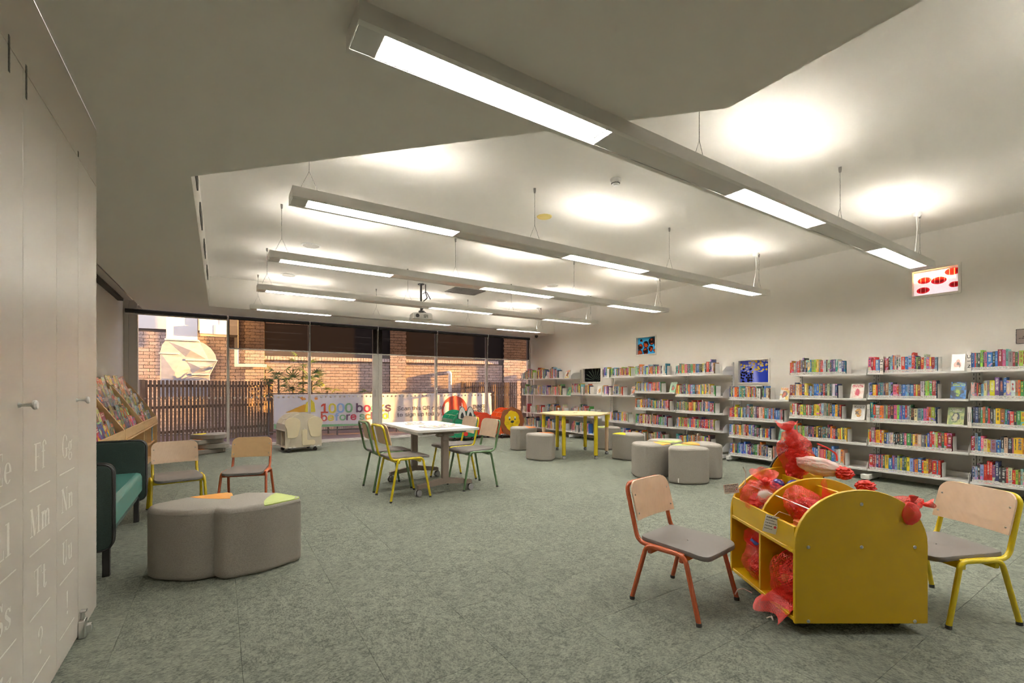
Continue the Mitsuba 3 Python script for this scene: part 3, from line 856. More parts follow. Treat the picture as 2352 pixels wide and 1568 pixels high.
mat('m_plywood_gold', gold_wood, 0.40)
mat('m_ply_edge', (0.50, 0.36, 0.22), 0.6)
mat('m_seat_vinyl', (0.115, 0.105, 0.098), 0.55)


def chair_parts(W, D, hs, ht, pz0, r):
    P = []
    zt = hs - .028
    for s in (-1, 1):
        x, xt = s * W / 2, s * (W / 2 - .015)
        path = fillet([(x, -D / 2, .012), (xt, -D / 2 + .085, zt), (xt, D / 2 - .085, zt), (x, D / 2, .012)], .055, 6)
        P.append(('side_frame', mikit.ply(trimesh.Trimesh(*tube(path, r, 12), process=False), 'PAINT', 40)))
    xb = W / 2 - .038
    yb0 = -D / 2 - .005
    path = fillet([(-xb, D / 2 - .095, zt - .004), (-xb, yb0 + .02, zt - .004), (-xb + .004, yb0 - .065, ht - .015), (xb - .004, yb0 - .065, ht - .015), (xb, yb0 + .02, zt - .004), (xb, D / 2 - .095, zt - .004)], [.07, .055, .055, .07], 7)
    P.append(('back_frame', mikit.ply(trimesh.Trimesh(*tube(path, r, 12), process=False), 'PAINT', 40)))
    for y in (D / 2 - .11, -D / 2 + .10):
        P.append(('crossbar', mikit.ply(trimesh.Trimesh(*box(-W / 2 + .02, W / 2 - .02, y - .012, y + .012, zt - .045, zt - .012, .003), process=False), 'PAINT')))
    sw, sd = W - .075, D - .02 + .03
    out = round_poly([(-sw / 2 + .01, -sd / 2), (sw / 2 - .01, -sd / 2), (sw / 2 + .012, sd / 2), (-sw / 2 - .012, sd / 2)], [.05, .05, .075, .075], 7)
    # a grid-like cushion: several rings towards the middle so that it can be bent
    n = len(out); v, f = [], []
    lev = [(-.016, .25), (-.016, .10), (-.015, .008), (-.008, 0), (.002, 0), (.009, .012), (.012, .07), (.013, .30), (.013, .62)]
    for i, (z, t) in enumerate(lev):
        q = out * (1 - t) if i > 0 else out * .02
        v.append(np.column_stack([q, np.full(n, z)]))
    v.append(np.column_stack([out * .02, np.full(n, .013)]))
    for i in range(len(v) - 1):
        for j in range(n): f.append([i * n + j, i * n + (j + 1) % n, (i + 1) * n + (j + 1) % n, (i + 1) * n + j])
    v = np.vstack(v)
    y = v[:, 1] / (sd / 2)
    v[:, 2] += hs - .012 - .030 * np.clip(y - .35, 0, 1) ** 1.6 - .012 * (1 - y ** 2) * (1 - (v[:, 0] / (sw / 2)) ** 2) + .008 * np.clip(-y - .4, 0, 1)
    v[:, 1] += .02
    P.append(('seat', mikit.ply(trimesh.Trimesh(*MBq(v, f), process=False), 'm_seat_vinyl', 50)))
    pw, ph = W - .055, ht - pz0
    o2 = round_poly([(-pw / 2, 0), (pw / 2, 0), (pw / 2, ph), (-pw / 2, ph)], [.015, .015, .06, .06], 7)
    pl = Polygon(o2); v, f = [], []
    m = MB()
    xs = np.linspace(-pw / 2, pw / 2, 13)
    top = lambda x: ph if abs(x) < pw / 2 - .06 else ph - .06 + math.sqrt(max(0, .06 ** 2 - (abs(x) - (pw / 2 - .06)) ** 2))
    xs = np.unique(np.round(np.concatenate([xs, pw / 2 - .06 + .06 * np.sin(np.linspace(0, PI / 2, 7)), -(pw / 2 - .06 + .06 * np.sin(np.linspace(0, PI / 2, 7)))]), 5))
    lean = (-.065 - .02) / (ht - .015 - zt)
    bow = lambda x: .022 * (x / (pw / 2)) ** 2
    def bp(x, z, o): return [x, yb0 + .02 + lean * (pz0 + z - zt) + r + .004 + bow(x) * .8 + o, pz0 + z]
    for a, b in zip(xs[:-1], xs[1:]):
        z0a, z0b, ta, tb = 0, 0, top(a), top(b)
        F = [bp(a, z0a, .011), bp(b, z0b, .011), bp(b, tb, .011), bp(a, ta, .011)]; B = [bp(a, z0a, 0), bp(b, z0b, 0), bp(b, tb, 0), bp(a, ta, 0)]
        m.add(F + B, [[1, 0, 3, 2], [4, 5, 6, 7], [3, 7, 6, 2], [0, 1, 5, 4]])
    for x in (xs[0], xs[-1]):
        q = [bp(x, 0, .011), bp(x, 0, 0), bp(x, top(x), 0), bp(x, top(x), .011)]
        m.add(q, [[0, 1, 2, 3] if x < 0 else [3, 2, 1, 0]])
    P.append(('backrest', m.ply('WOOD', 35)))
    for s in (-1, 1):
        for z in (.035, ph - .075):
            q = bp(s * (pw / 2 - .022), z, .011)
            P.append(('screw', mikit.ply(trimesh.Trimesh(*move(lathe([(0, .003), (.004, .0028), (.006, 0)], 10), frame(q, [1, 0, 0], [0, 0, 1], [0, 1, 0])), process=False), 'm_steel')))
    for x in (-W / 2, W / 2):
        for y in (-D / 2, D / 2):
            P.append(('foot_cap', mikit.ply(trimesh.Trimesh(*move(lathe([(0, 0), (r + .0015, 0), (r + .0015, .018), (0, .019)], 12), np.array(T().translate([x, y, 0]).matrix)), process=False), 'm_rubber')))
    return P


def MBq(v, f):
    f = np.asarray(f); return v, np.vstack([f[:, [0, 1, 2]], f[:, [0, 2, 3]]])


SMALL = chair_parts(.445, .40, .358, .665, .452, .0125)
BIG = chair_parts(.45, .455, .475, .825, .605, .0125)


def chair(parts, colour, x, y, facing, label, wood='m_plywood', group=None):
    t = thing('school_chair', label, 'chair', group)
    M = at(x, y, 0, facing - 90)
    for name, shp in parts:
        s = dict(shp); b = s['bsdf']['id']
        s['bsdf'] = {'type': 'ref', 'id': {'PAINT': 'm_chair_' + colour, 'WOOD': wood}.get(b, b)}
        put(name, s, t, M)


def deg(x, y): return math.degrees(math.atan2(y, x))


chair(SMALL, 'orange', 2.248, 1.653, deg(.055, -.40), 'small orange-framed school chair beside the open left side of the yellow bin')
chair(SMALL, 'yellow', 3.38, .83, deg(-.885, .465), 'small yellow-framed school chair at the right of the yellow bin')
chair(BIG, 'yellow', 1.73, 4.944, deg(1, .05), 'tall yellow-framed chair with its back to the cupboards, at the near left of the white table')
chair(BIG, 'green', 1.725, 5.51, deg(1, 0), 'tall green-framed chair behind the yellow one, at the far left of the white table')
chair(BIG, 'yellow', 2.64, 5.56, deg(-1, 0), 'tall yellow-framed chair at the right of the white table, in front of the crocodile bin')
chair(BIG, 'green', 2.635, 5.0, deg(-1, 0), 'tall green-framed chair at the near right of the white table')
chair(SMALL, 'yellow', -.36, 5.60, deg(.15, -.98), 'small yellow-framed chair half hidden by the dark green sofa')
chair(SMALL, 'orange', .24, 5.62, deg(-.27, -.96), 'small orange-framed chair with a stained wooden back behind the grey stools', 'm_plywood_gold')

# ------------------------------------------------------------------ tables
mat('m_table_white', (0.80, 0.785, 0.755), 0.35)
mat('m_taupe', (0.175, 0.14, 0.118), 0.42)
mat('m_castor_grey', (0.30, 0.30, 0.31), 0.4)


def castor_pair(x, y, r=.0375, mt='m_castor_grey', rot=0.0):
    m = MB()
    R = np.array(at(x, y, 0, rot).matrix)
    for s in (-1, 1):
        w = lathe([(0, s * .008), (r * .98, s * .008), (r, s * .012), (r, s * .021), (r * .93, s * .026), (r * .5, s * .0275), (0, s * .0275)], 20)
        if s < 0: w = (w[0], w[1][:, ::-1])
        m.add(*move(w, R @ frame([0, 0, r], [1, 0, 0], [0, 0, 1], [0, -1, 0])))
    h2 = MB().box(-r * .9, r * .95, -.008, .008, r * .4, r * 2.0, .004).tube([(0, 0, r * 1.9), (0, 0, r * 2.35)], .010, 10)
    return m, (R, h2.mesh())


def put_castor(parent, x, y, r=.0375, mt='m_castor_grey', rot=0.0):
    m, (R, h2) = castor_pair(x, y, r, mt, rot)
    k = put('castor', m.ply(mt, 30), parent)
    put('fork', mikit.ply(trimesh.Trimesh(*move((h2.vertices, h2.faces), R), process=False), 'm_black'), k)


t = thing('flip_top_table', 'white rectangular flip-top table on a taupe T-leg base with castors', 'table')
TX, TY0, TY1, TZ = 2.185, 4.68, 6.00, .752
put('tabletop', MB().add(*slab(round_poly([(TX - .38, TY0), (TX + .38, TY0), (TX + .38, TY1), (TX - .38, TY1)], .012, 3), TZ - .028, TZ, .002)).ply('m_table_white'), t)
for y in (4.82, 5.80):
    put('column', MB().box(TX - .04, TX + .04, y - .03, y + .03, .12, .665, .008).ply('m_taupe'), t)
    put('hinge_head', MB().box(TX - .11, TX + .11, y - .028, y + .028, .655, .70, .012).box(TX - .035, TX + .035, y - .034, y + .034, .60, .69, .008).box(TX - .27, TX + .27, y - .022, y + .022, .692, .724, .01).ply('m_taupe'), t)
    ft = MB()
    for s in (-1, 1):
        a = np.array([[TX, y - .028, .115], [TX, y + .028, .115], [TX, y + .028, .185], [TX, y - .028, .185], [TX + s * .335, y - .026, .082], [TX + s * .335, y + .026, .082], [TX + s * .335, y + .026, .125], [TX + s * .335, y - .026, .125]])
        ft.add(a, [[0, 1, 2, 3], [7, 6, 5, 4], [0, 4, 5, 1], [1, 5, 6, 2], [2, 6, 7, 3], [3, 7, 4, 0]])
    put('foot', ft.ply('m_taupe'), t)
    for s in (-1, 1): put_castor(t, TX + s * .325, y, .0375, 'm_castor_grey', 35 if s < 0 else 20)
for s in (-1, 1): put('under_tray', MB().add(*loft([(TX + s * .20 - .11, 4.9), (TX + s * .20 + .11, 4.9), (TX + s * .20 + .11, 5.7), (TX + s * .20 - .11, 5.7)], [(.665, .05), (.724, 0)])).ply('m_white'), t)

mat('m_maple', lambda p, n, uv: mix((0.60, 0.45, 0.235), (0.70, 0.55, 0.31), fbm(p.x * 5 + p.y * 40, p.y * 8, 2.0, 3)), 0.4)
t = thing('hexagonal_table', 'pale maple hexagonal table on yellow legs with small castors', 'table')
HC = np.array([5.46, 6.33]); hf = FW[:2]; hr = np.array([FW[1], -FW[0]])
hexa = [HC + hr * a + hf * b for a, b in ((-.31, -.64), (.31, -.64), (.655, 0), (.31, .64), (-.31, .64), (-.655, 0))]
put('tabletop', MB().add(*slab(round_poly(hexa, .09, 6), .738, .762, .003)).ply('m_maple'), t)
put('cable_port', MB().add(*slab(round_poly([HC + [-.05, -.02], HC + [.05, -.02], HC + [.05, .02], HC + [-.05, .02]], .01, 3), .7622, .764, 0)).ply('m_dark_slot'), t)
for k, q in enumerate(hexa):
    p = HC + (q - HC) * .88
    if k in (2, 5):
        put('leg', MB().tube([(*p, .50), (*p, .738)], .033, 18).ply('m_chair_yellow', 40), t)
        put('leg_extension', MB().tube([(*p, .065), (*p, .50)], .0315, 18).ply('m_plywood', 40), t)
    else: put('leg', MB().tube([(*p, .065), (*p, .738)], .033, 18).ply('m_chair_yellow', 40), t)
    put_castor(t, p[0], p[1], .027, 'm_castor_grey', -20 + 13 * k)

# books and papers lying open on the white table
mat('m_paper', (0.80, 0.79, 0.76), 0.6)


def page_print(p, n, uv):
    a = fbm(uv.x * 5, uv.y * 5, 3.0, 3); b = noise(uv.x * 9 + 5, uv.y * 9, 1.0)
    c = mix((0.80, 0.78, 0.74), (0.62, 0.16, 0.08), smoothstep(.52, .58, a))
    c = mix(c, (0.70, 0.50, 0.10), smoothstep(.60, .66, b) * .8)
    c = mix(c, (0.12, 0.12, 0.14), smoothstep(.60, .64, fbm(uv.x * 9, uv.y * 9, 8.0, 2)))
    border = (uv.x > .06) & (uv.x < .94) & (uv.y > .08) & (uv.y < .92)
    return dr.select(border, c, mi.Color3f(.80, .79, .76))


mat('m_page', page_print, 0.5)


def open_book(x, y, rot, w, d, label, lift=.012):
    t = thing('open_book', label, 'book')
    M = at(x, y, TZ + .0015, rot)
    for s in (-1, 1):
        n = 12; u = np.linspace(0, 1, n)
        z = lift * (np.sin(np.clip(u * 2.4, 0, PI)) * .9 + .25 * (1 - u)) + .0008
        v = np.vstack([np.column_stack([s * u * w, np.full(n, -d / 2), z]), np.column_stack([s * u * w, np.full(n, d / 2), z]), np.column_stack([s * u * w, np.full(n, -d / 2), z * 0]), np.column_stack([s * u * w, np.full(n, d / 2), z * 0])])
        f = []
        for i in range(n - 1): f += [[i, i + 1, n + i + 1, n + i], [2 * n + i, i * 1 + 2 * n + 1, i + 1, i], [3 * n + i, n + i, n + i + 1, 3 * n + i + 1]]
        f.append([n - 1, 3 * n - 1, 4 * n - 1, 2 * n - 1])
        uvv = np.vstack([np.column_stack([u, u * 0]), np.column_stack([u, u * 0 + 1]), np.column_stack([u * 0, u * 0]), np.column_stack([u * 0, u * 0])])
        f = np.array(f); f = np.vstack([f[:, [0, 1, 2]], f[:, [0, 2, 3]]])
        put('page_block', mikit.ply(trimesh.Trimesh(v, f, process=False), 'm_page', uv=uvv), t, M)


open_book(2.22, 5.02, 12, .215, .29, 'open picture book with curling pages at the near end of the white table')
open_book(2.12, 5.62, 75, .19, .25, 'flat open picture book with a green corner at the far end of the white table', .006)
ps = MB().add(*slab([(-.10, -.14), (.10, -.14), (.10, .14), (-.10, .14)], 0, .003, 0)).mesh()
uvp = np.column_stack([(ps.vertices[:, 0] + .1) / .2, (ps.vertices[:, 1] + .14) / .28])
lab(put('picture_book', mikit.ply(ps, 'm_page', uv=uvp), None, at(2.42, 5.25, TZ + .001, 30)), 'thin closed picture book with an orange cover on the white table', 'book')

# ------------------------------------------------------------------ petal stools
def weave(a, b):
    def fn(p, n, uv):
        w = noise(p.x * 260 + p.y * 110, p.z * 330, p.y * 260)
        return mix(a, b, w)
    return fn


mat('m_stool', weave((0.235, 0.218, 0.192), (0.315, 0.295, 0.262)), 0.75)
for k, c in {'orange': (.72, .31, .055), 'red_orange': (.62, .17, .04), 'lime': (.40, .48, .145), 'sun': (.70, .56, .012)}.items(): mat('m_patch_' + k, c, .6)
mat('m_tag', (0.70, 0.69, 0.66), 0.7)
PETAL = round_poly([(0, 0), (.19, .20), (.268, .43), (.15, .545), (-.15, .545), (-.268, .43), (-.19, .20)], [.055, .25, .09, .25, .25, .09, .25], 7)


def petal_thing(name, x, y, heading, z0, hgt, colour, label, cat, group=None, tag=None, sc=1.0, flip=False):
    """The tip at (x, y); heading is the direction from the tip to the round end."""
    t = thing(name, label, cat, group)
    M = at(x, y, z0, heading - 90)
    o = PETAL * sc
    lv = [(.004, .016), (.018, .003), (.035, 0), (hgt - .045, 0), (hgt - .022, .004), (hgt - .008, .014), (hgt, .034)] if hgt > .2 else [(.0, .014), (.008, .004), (.018, 0), (hgt - .018, 0), (hgt - .008, .004), (hgt, .014)]
    put('body', mikit.ply(trimesh.Trimesh(*loft(o, lv), process=False), 'm_stool', 55), t, M)
    if hgt > .2: put('base', mikit.ply(trimesh.Trimesh(*loft(o, [(0, .03), (.006, .03)]), process=False), 'm_rubber'), t, M)
    region = Polygon([(-.5, -.1), (.5, -.1), (.5, .17 * sc), *[(.22 * math.cos(q) * sc, (.17 + .07 * math.sin(q)) * sc) for q in np.linspace(0, PI, 9)], (-.5, .17 * sc)])
    outer, inner = Polygon(inset(ccw(o), .010)).intersection(region), Polygon(inset(ccw(o), .034)).intersection(region)
    edge = Polygon(ccw(o)).exterior
    pm = MB()
    for g in (inner, outer.difference(inner)):
        vv, ff = extrude(g.segmentize(.015), hgt - .012, hgt + .0012)
        q = np.array(vv); dist = np.array([edge.distance(shapely.Point(u, w)) for u, w in q[:, :2]])
        q[:, 2] = np.where(q[:, 2] > hgt - .005, hgt + .0014 - np.interp(dist, [.008, .014, .034], [.0085, .0062, 0]), q[:, 2] - .006)
        pm.add(q, ff)
    put('patch', pm.ply('m_patch_' + colour, 25), t, M)
    if hgt > .2:
        pip = inset(ccw(o), -.0002); ring_pts = np.column_stack([pip, np.full(len(pip), hgt - .030)])
        put('seam', mikit.ply(trimesh.Trimesh(*tube(np.vstack([ring_pts, ring_pts[:1]]), .0016, 5, False), process=False), 'm_stool'), t, M)
    if tag is not None:
        i = int(tag * len(o)) % len(o); c = ccw(o); p = c[i]; e = c[(i + 1) % len(c)] - c[i - 1]; e /= np.linalg.norm(e); nn = np.array([e[1], -e[0]])
        q = move(box(-.007, .007, 0, .0015, .022, .078), frame([*p, 0], [*e, 0], [*nn, 0], [0, 0, 1]))
        put('tag', mikit.ply(trimesh.Trimesh(*q, process=False), 'm_tag'), t, M)
    return t


SG = 'grey petal stools'
petal_thing('petal_stool', .080, 3.965, deg(-.335, -.39), 0, .45, 'orange', 'grey petal stool with an orange corner beside the green sofa', 'stool', SG, .40)
petal_thing('petal_stool', .500, 3.50, deg(-.44, .145), 0, .45, 'lime', 'grey petal stool with a lime green corner, nearest to the camera', 'stool', SG)
fc = np.array([5.30, 4.03])
for k, (ang, col, lb) in enumerate(((deg(-FW[0], -FW[1]), 'lime', 'grey petal stool of the flower ring, nearest to the orange chair'), (deg(-FW[1], FW[0]), 'orange', 'grey petal stool at the left of the flower ring'), (deg(FW[1], -FW[0]), 'orange', 'grey petal stool at the right of the flower ring'), (deg(FW[0], FW[1]), 'lime', 'grey petal stool at the back of the flower ring'))):
    a = math.radians(ang)
    petal_thing('petal_stool', fc[0] + .045 * math.cos(a), fc[1] + .045 * math.sin(a), ang, 0, .455, col, lb, 'stool', SG, .47 if k == 0 else None)
petal_thing('petal_stool', 4.93, 6.32, deg(-1, -.05) + 15, 0, .44, 'red_orange', 'grey petal stool with an orange corner, nearest left stool at the maple table', 'stool', SG, .38)
petal_thing('petal_stool', 5.32, 7.30, deg(-.9, .45), 0, .44, 'red_orange', 'grey petal stool with an orange corner, far left stool behind the maple table leg', 'stool', SG)
petal_thing('petal_stool', 5.63, 5.60, deg(.75, -.55), 0, .44, 'sun', 'grey petal stool with a yellow corner, right of the maple table', 'stool', SG, .66)
petal_thing('petal_stool', 6.20, 6.62, deg(1, -.1), 0, .44, 'lime', 'grey petal stool behind the yellow-cornered one at the maple table', 'stool', SG)
CG = 'floor cushions stacked by the window'
for k, (hd, col, dx, dy, lb) in enumerate(((62, 'red_orange', 0, 0, 'lowest floor cushion of the stack by the window'), (15, 'orange', .07, .02, 'second floor cushion from the bottom of the stack'), (70, 'red_orange', -.02, .02, 'third floor cushion with an orange corner in the stack'), (-8, 'sun', .04, .03, 'top floor cushion of the stack with a yellow edge'))):
    a = math.radians(hd)
    cx, cy = -.24 + dx, 10.18 + dy
    petal_thing('floor_cushion', cx - .29 * math.cos(a), cy - .29 * math.sin(a), hd, .001 + .0895 * k, .088, col, lb, 'cushion', CG, .3 if k == 0 else None, 1.08)

# ------------------------------------------------------------------ sofa
mat('m_sofa_dark', weave((0.0085, 0.020, 0.0175), (0.014, 0.031, 0.027)), 0.6)
mat('m_sofa_teal', (0.030, 0.105, 0.090), 0.38)
s = thing('sofa', 'dark green upholstered sofa with a teal seat standing behind the alphabet cupboards', 'sofa')
for y0, y1 in ((3.80, 3.865), (5.33, 5.395)):
    o = round_poly([(-1.33, .185), (-.575, .185), (-.575, .735), (-1.33, .735)], [.02, .07, .07, .02], 8)
    v, f = loft(o, [(0, .012), (.008, .002), (.02, 0), (.045, 0), (.057, .002), (.065, .012)])
    v = np.column_stack([v[:, 0], y0 + v[:, 2], v[:, 1]])
    a = put('arm', mikit.ply(trimesh.Trimesh(v, f[:, ::-1], process=False), 'm_sofa_dark', 45), s)
    for yy in (y0 + .006, y1 - .006):
        c = np.array([[q[0], yy, q[1]] for q in o])
        put('piping', mikit.ply(trimesh.Trimesh(*tube(np.vstack([c, c[:1]]), .006, 6, False), process=False), 'm_black', 50), a)
put('seat', MB().add(*(lambda q: (np.column_stack([q[0][:, 0], q[0][:, 1], q[0][:, 2]]), q[1]))(loft(round_poly([(-1.25, 3.868), (-.60, 3.868), (-.60, 5.328), (-1.25, 5.328)], .03, 4), [(.27, .01), (.285, 0), (.41, 0), (.435, .01), (.448, .04)]))).ply('m_sofa_teal', 45), s)
put('backrest', MB().box(-1.34, -1.18, 3.87, 5.325, .2, .735, .03).ply('m_sofa_dark'), s)
put('base', MB().box(-1.28, -.63, 3.87, 5.325, .20, .275, .01).ply('m_sofa_dark'), s)
for x, y in ((-.62, 3.885), (-.64, 5.30), (-1.27, 3.885), (-1.27, 5.30)): put('leg', MB().box(x - .019, x + .019, y - .019, y + .019, 0, .22, .003).ply('m_black'), s)
# ------------------------------------------------------------------ shelving along the right wall
ROWS = {
    'C': [
        (1.42, [('S', 1.548, 1.513, 'U-Z'), ('B', 1.505, 0.828)]),
        (1.1, [('B', 1.523, 0.828)]),
        (0.79, [('S', 1.545, 1.505, ''), ('B', 1.498, 0.828)]),
        (0.48, [('B', 1.495, 0.828)]),
        (0.155, [('B', 1.484, 0.828)]),
    ],
    'B': [
        (1.415, [('B', 2.479, 2.339), ('S', 2.325, 2.293, 'Q-S'), ('B', 2.284, 1.781), ('E', 1.777, 1.731), ('D', 1.67, 1.552, 0)]),
        (1.09, [('B', 2.479, 1.785), ('E', 1.781, 1.738), ('D', 1.677, 1.541, 1)]),
        (0.79, [('S', 2.47, 2.441, ''), ('B', 2.436, 1.785), ('E', 1.781, 1.738), ('D', 1.704, 1.559, 2)]),
        (0.475, [('B', 2.46, 1.651), ('E', 1.647, 1.61)]),
        (0.155, [('B', 2.451, 1.746), ('E', 1.742, 1.7)]),
    ],
    'A': [
        (1.41, [('B', 3.453, 2.716), ('E', 2.711, 2.651)]),
        (1.075, [('B', 3.465, 2.815), ('E', 2.81, 2.747), ('D', 2.681, 2.527, 3)]),
        (0.79, [('B', 3.434, 2.773), ('E', 2.768, 2.701), ('D', 2.666, 2.513, 4)]),
        (0.48, [('B', 3.428, 2.706), ('E', 2.701, 2.636)]),
        (0.153, [('B', 3.422, 2.737), ('E', 2.727, 2.661)]),
    ],
    'Z': [
        (1.035, [('B', 4.407, 3.924), ('S', 3.917, 3.862, 'I-L'), ('B', 3.855, 3.734), ('E', 3.728, 3.643), ('D', 3.604, 3.471, 5)]),
        (0.704, [('B', 4.392, 3.528), ('E', 3.521, 3.453)]),
        (0.412, [('B', 4.392, 3.721), ('E', 3.714, 3.63), ('D', 3.623, 3.49, 6)]),
        (0.115, [('B', 4.376, 3.748), ('S', 3.741, 3.688, 'M-P'), ('B', 3.682, 3.484)]),
    ],
    'D': [
        (1.46, [('B', 5.461, 4.67), ('E', 4.662, 4.564)]),
        (1.073, [('B', 5.461, 4.653), ('E', 4.645, 4.54)]),
        (0.775, [('B', 5.451, 4.67), ('E', 4.662, 4.556)]),
        (0.475, [('B', 5.441, 4.67), ('E', 4.662, 4.556)]),
        (0.15, [('B', 5.441, 4.744), ('E', 4.736, 4.621)]),
    ],
    'E': [
        (1.46, [('B', 6.434, 5.667), ('E', 5.657, 5.558)]),
        (1.13, [('B', 6.434, 5.8), ('E', 5.789, 5.677), ('D', 5.627, 5.48, 7)]),
        (0.79, [('B', 6.434, 5.608), ('E', 5.598, 5.499)]),
        (0.47, [('B', 6.422, 5.647), ('E', 5.637, 5.519)]),
        (0.145, [('B', 6.422, 6.24), ('S', 6.229, 6.151, 'E-H'), ('B', 6.129, 5.728), ('E', 5.718, 5.598)]),
    ],
    'F': [
        (1.455, [('S', 7.433, 7.351, ''), ('B', 7.337, 7.229), ('S', 7.216, 7.15, ''), ('B', 7.137, 6.575), ('E', 6.563, 6.457)]),
        (1.055, [('B', 7.391, 7.203), ('S', 7.19, 7.085, ''), ('B', 7.059, 6.793), ('E', 6.781, 6.646), ('D', 6.61, 6.457, 8)]),
        (0.49, [('B', 7.203, 6.634), ('E', 6.622, 6.48)]),
        (0.145, [('B', 7.296, 6.551), ('E', 6.539, 6.445)]),
    ],
    'G': [
        (1.066, [('B', 8.449, 8.102), ('S', 8.087, 7.98, ''), ('B', 7.965, 7.817), ('E', 7.802, 7.657), ('D', 7.629, 7.447, 9)]),
        (0.55, [('B', 8.449, 8.337), ('S', 8.321, 8.242, ''), ('B', 8.226, 7.802), ('E', 7.788, 7.629), ('S', 7.586, 7.53, '')]),
        (0.155, [('B', 8.449, 8.273), ('S', 8.258, 8.164, ''), ('B', 8.148, 7.832), ('D', 7.744, 7.544, 7)]),
    ],
    'H': [
        (1.46, [('S', 9.425, 9.314, ''), ('B', 9.295, 8.955), ('E', 8.937, 8.799), ('D', 8.782, 8.547, 5)]),
        (1.03, [('B', 9.444, 8.816), ('E', 8.799, 8.68), ('D', 8.664, 8.498, 6)]),
        (0.54, [('B', 9.444, 9.025), ('S', 9.007, 8.85, ''), ('B', 8.833, 8.748), ('E', 8.731, 8.58)]),
        (0.16, [('B', 9.444, 9.204), ('S', 9.186, 9.078, ''), ('B', 9.06, 8.697), ('E', 8.68, 8.547)]),
    ],
    'I': [
        (1.46, [('S', 10.669, 10.493, ''), ('B', 10.471, 10.072), ('S', 10.051, 9.909, ''), ('B', 9.889, 9.482)]),
        (1.03, [('S', 10.646, 10.493, ''), ('B', 10.471, 10.051), ('S', 10.031, 9.889, ''), ('B', 9.869, 9.482)]),
        (0.54, [('S', 10.58, 10.385, ''), ('B', 10.364, 10.3), ('S', 10.279, 9.97, ''), ('B', 9.95, 9.673), ('S', 9.654, 9.482, '')]),
        (0.16, [('B', 10.493, 9.909), ('S', 9.889, 9.751, ''), ('B', 9.731, 9.482)]),
    ],
}
SX = 7.15            # front lip of the shelves
BAYS = {'C': (0.53, 1.50), 'B': (1.508, 2.468), 'A': (2.474, 3.44), 'Z': (3.446, 4.40), 'D': (4.50, 5.455), 'E': (5.461, 6.436), 'F': (6.442, 7.40), 'G': (7.41, 8.448), 'H': (8.455, 9.47), 'I': (9.476, 10.56)}
WHERE = {'C': 'rightmost shelf bay', 'B': 'second bay from the right', 'A': 'third bay from the right', 'Z': 'low bay under the ball picture', 'D': 'bay left of the ball picture', 'E': 'bay under the blue leaf picture',
         'F': 'bay right of the palm window', 'G': 'bay under the palm window', 'H': 'bay left of the palm window', 'I': 'bay next to the window wall'}
SHELFN = {5: ['top', 'second', 'third', 'fourth', 'bottom'], 4: ['top', 'second', 'third', 'bottom']}


def perforated(p, n, uv):
    hole = (dr.abs(p.z / .05 - dr.floor(p.z / .05) - .5) < .24) & (dr.abs(dr.abs(uv.x) - .5) < .12)
    return dr.select(hole, mi.Color3f(.10), mi.Color3f(.74, .73, .71))


mat('m_upright', perforated, 0.45)
for bk, (y0, y1) in BAYS.items():
    rows = ROWS[bk]
    t = thing('shelving_bay', f'white metal shelving, {WHERE[bk]}', 'shelf unit', 'white shelving bays on the right wall')
    ztop = max(r[0] for r in rows) + .20
    for y in (y0 + .02, y1 - .02):
        u = MB().box(7.455, 7.495, y - .017, y + .017, .05, ztop if bk != 'Z' else 1.24)
        ms = u.mesh(); uvs = np.column_stack([(ms.vertices[:, 1] - (y - .017)) / .034, ms.vertices[:, 2]])
        put('upright', mikit.ply(ms, 'm_upright', uv=uvs), t)
        if bk in 'CBAZDFGI':
            k = put('foot', MB().box(7.085, 7.5, y - .026, y + .026, .022, .085, .004).ply('m_white'), t)
            put('leveller', MB().tube([(7.11, y, 0), (7.11, y, .024)], .017, 10).ply('m_black'), k)
            put('leveller', MB().tube([(7.44, y, 0), (7.44, y, .024)], .017, 10).ply('m_black'), k)
    for (z, _) in rows:
        s = MB().box(SX, 7.45, y0 + .003, y1 - .003, z - .004, z).box(SX, SX + .004, y0 + .003, y1 - .003, z - .026, z, .001)
        s.box(7.446, 7.45, y0 + .003, y1 - .003, z, z + .055).box(7.440, 7.45, y0 + .003, y1 - .003, z + .052, z + .058)
        sh = put('shelf', s.ply('m_white'), t)
        for y in (y0 + .0025, y1 - .0025):
            o = round_poly([(SX + .004, z - .024), (7.45, z - .024), (7.45, z + .13), (SX + .10, z + .12), (SX + .006, z + .05)], [.004, .004, .01, .06, .03], 4)
            v, f = loft(o, [(0, 0), (.0025, 0)])
            put('end_bracket', mikit.ply(trimesh.Trimesh(np.column_stack([v[:, 0], y - .00125 + v[:, 2], v[:, 1]]), f[:, ::-1], process=False), 'm_white'), sh)

# books: one material; a book's number is the whole part of its u coordinate, its colours come from a table
PAL = [('black', (.018, .018, .02), 10), ('navy blue', (.018, .03, .09), 9), ('blue', (.03, .14, .42), 7), ('light blue', (.22, .42, .62), 5), ('teal', (.02, .20, .22), 5), ('red', (.50, .035, .03), 8), ('dark red', (.20, .018, .022), 6),
       ('orange', (.68, .19, .03), 7), ('yellow', (.74, .56, .03), 8), ('green', (.07, .27, .07), 6), ('lime green', (.33, .48, .06), 4), ('pink', (.62, .13, .24), 4), ('purple', (.15, .06, .24), 3), ('white', (.72, .71, .68), 5), ('cream', (.66, .57, .40), 6), ('grey', (.24, .24, .25), 4), ('dark green', (.02, .075, .045), 4), ('brown', (.22, .11, .05), 4)]
rb = random.Random(11)
BT = []            # per book: base rgb, title rgb, label flag


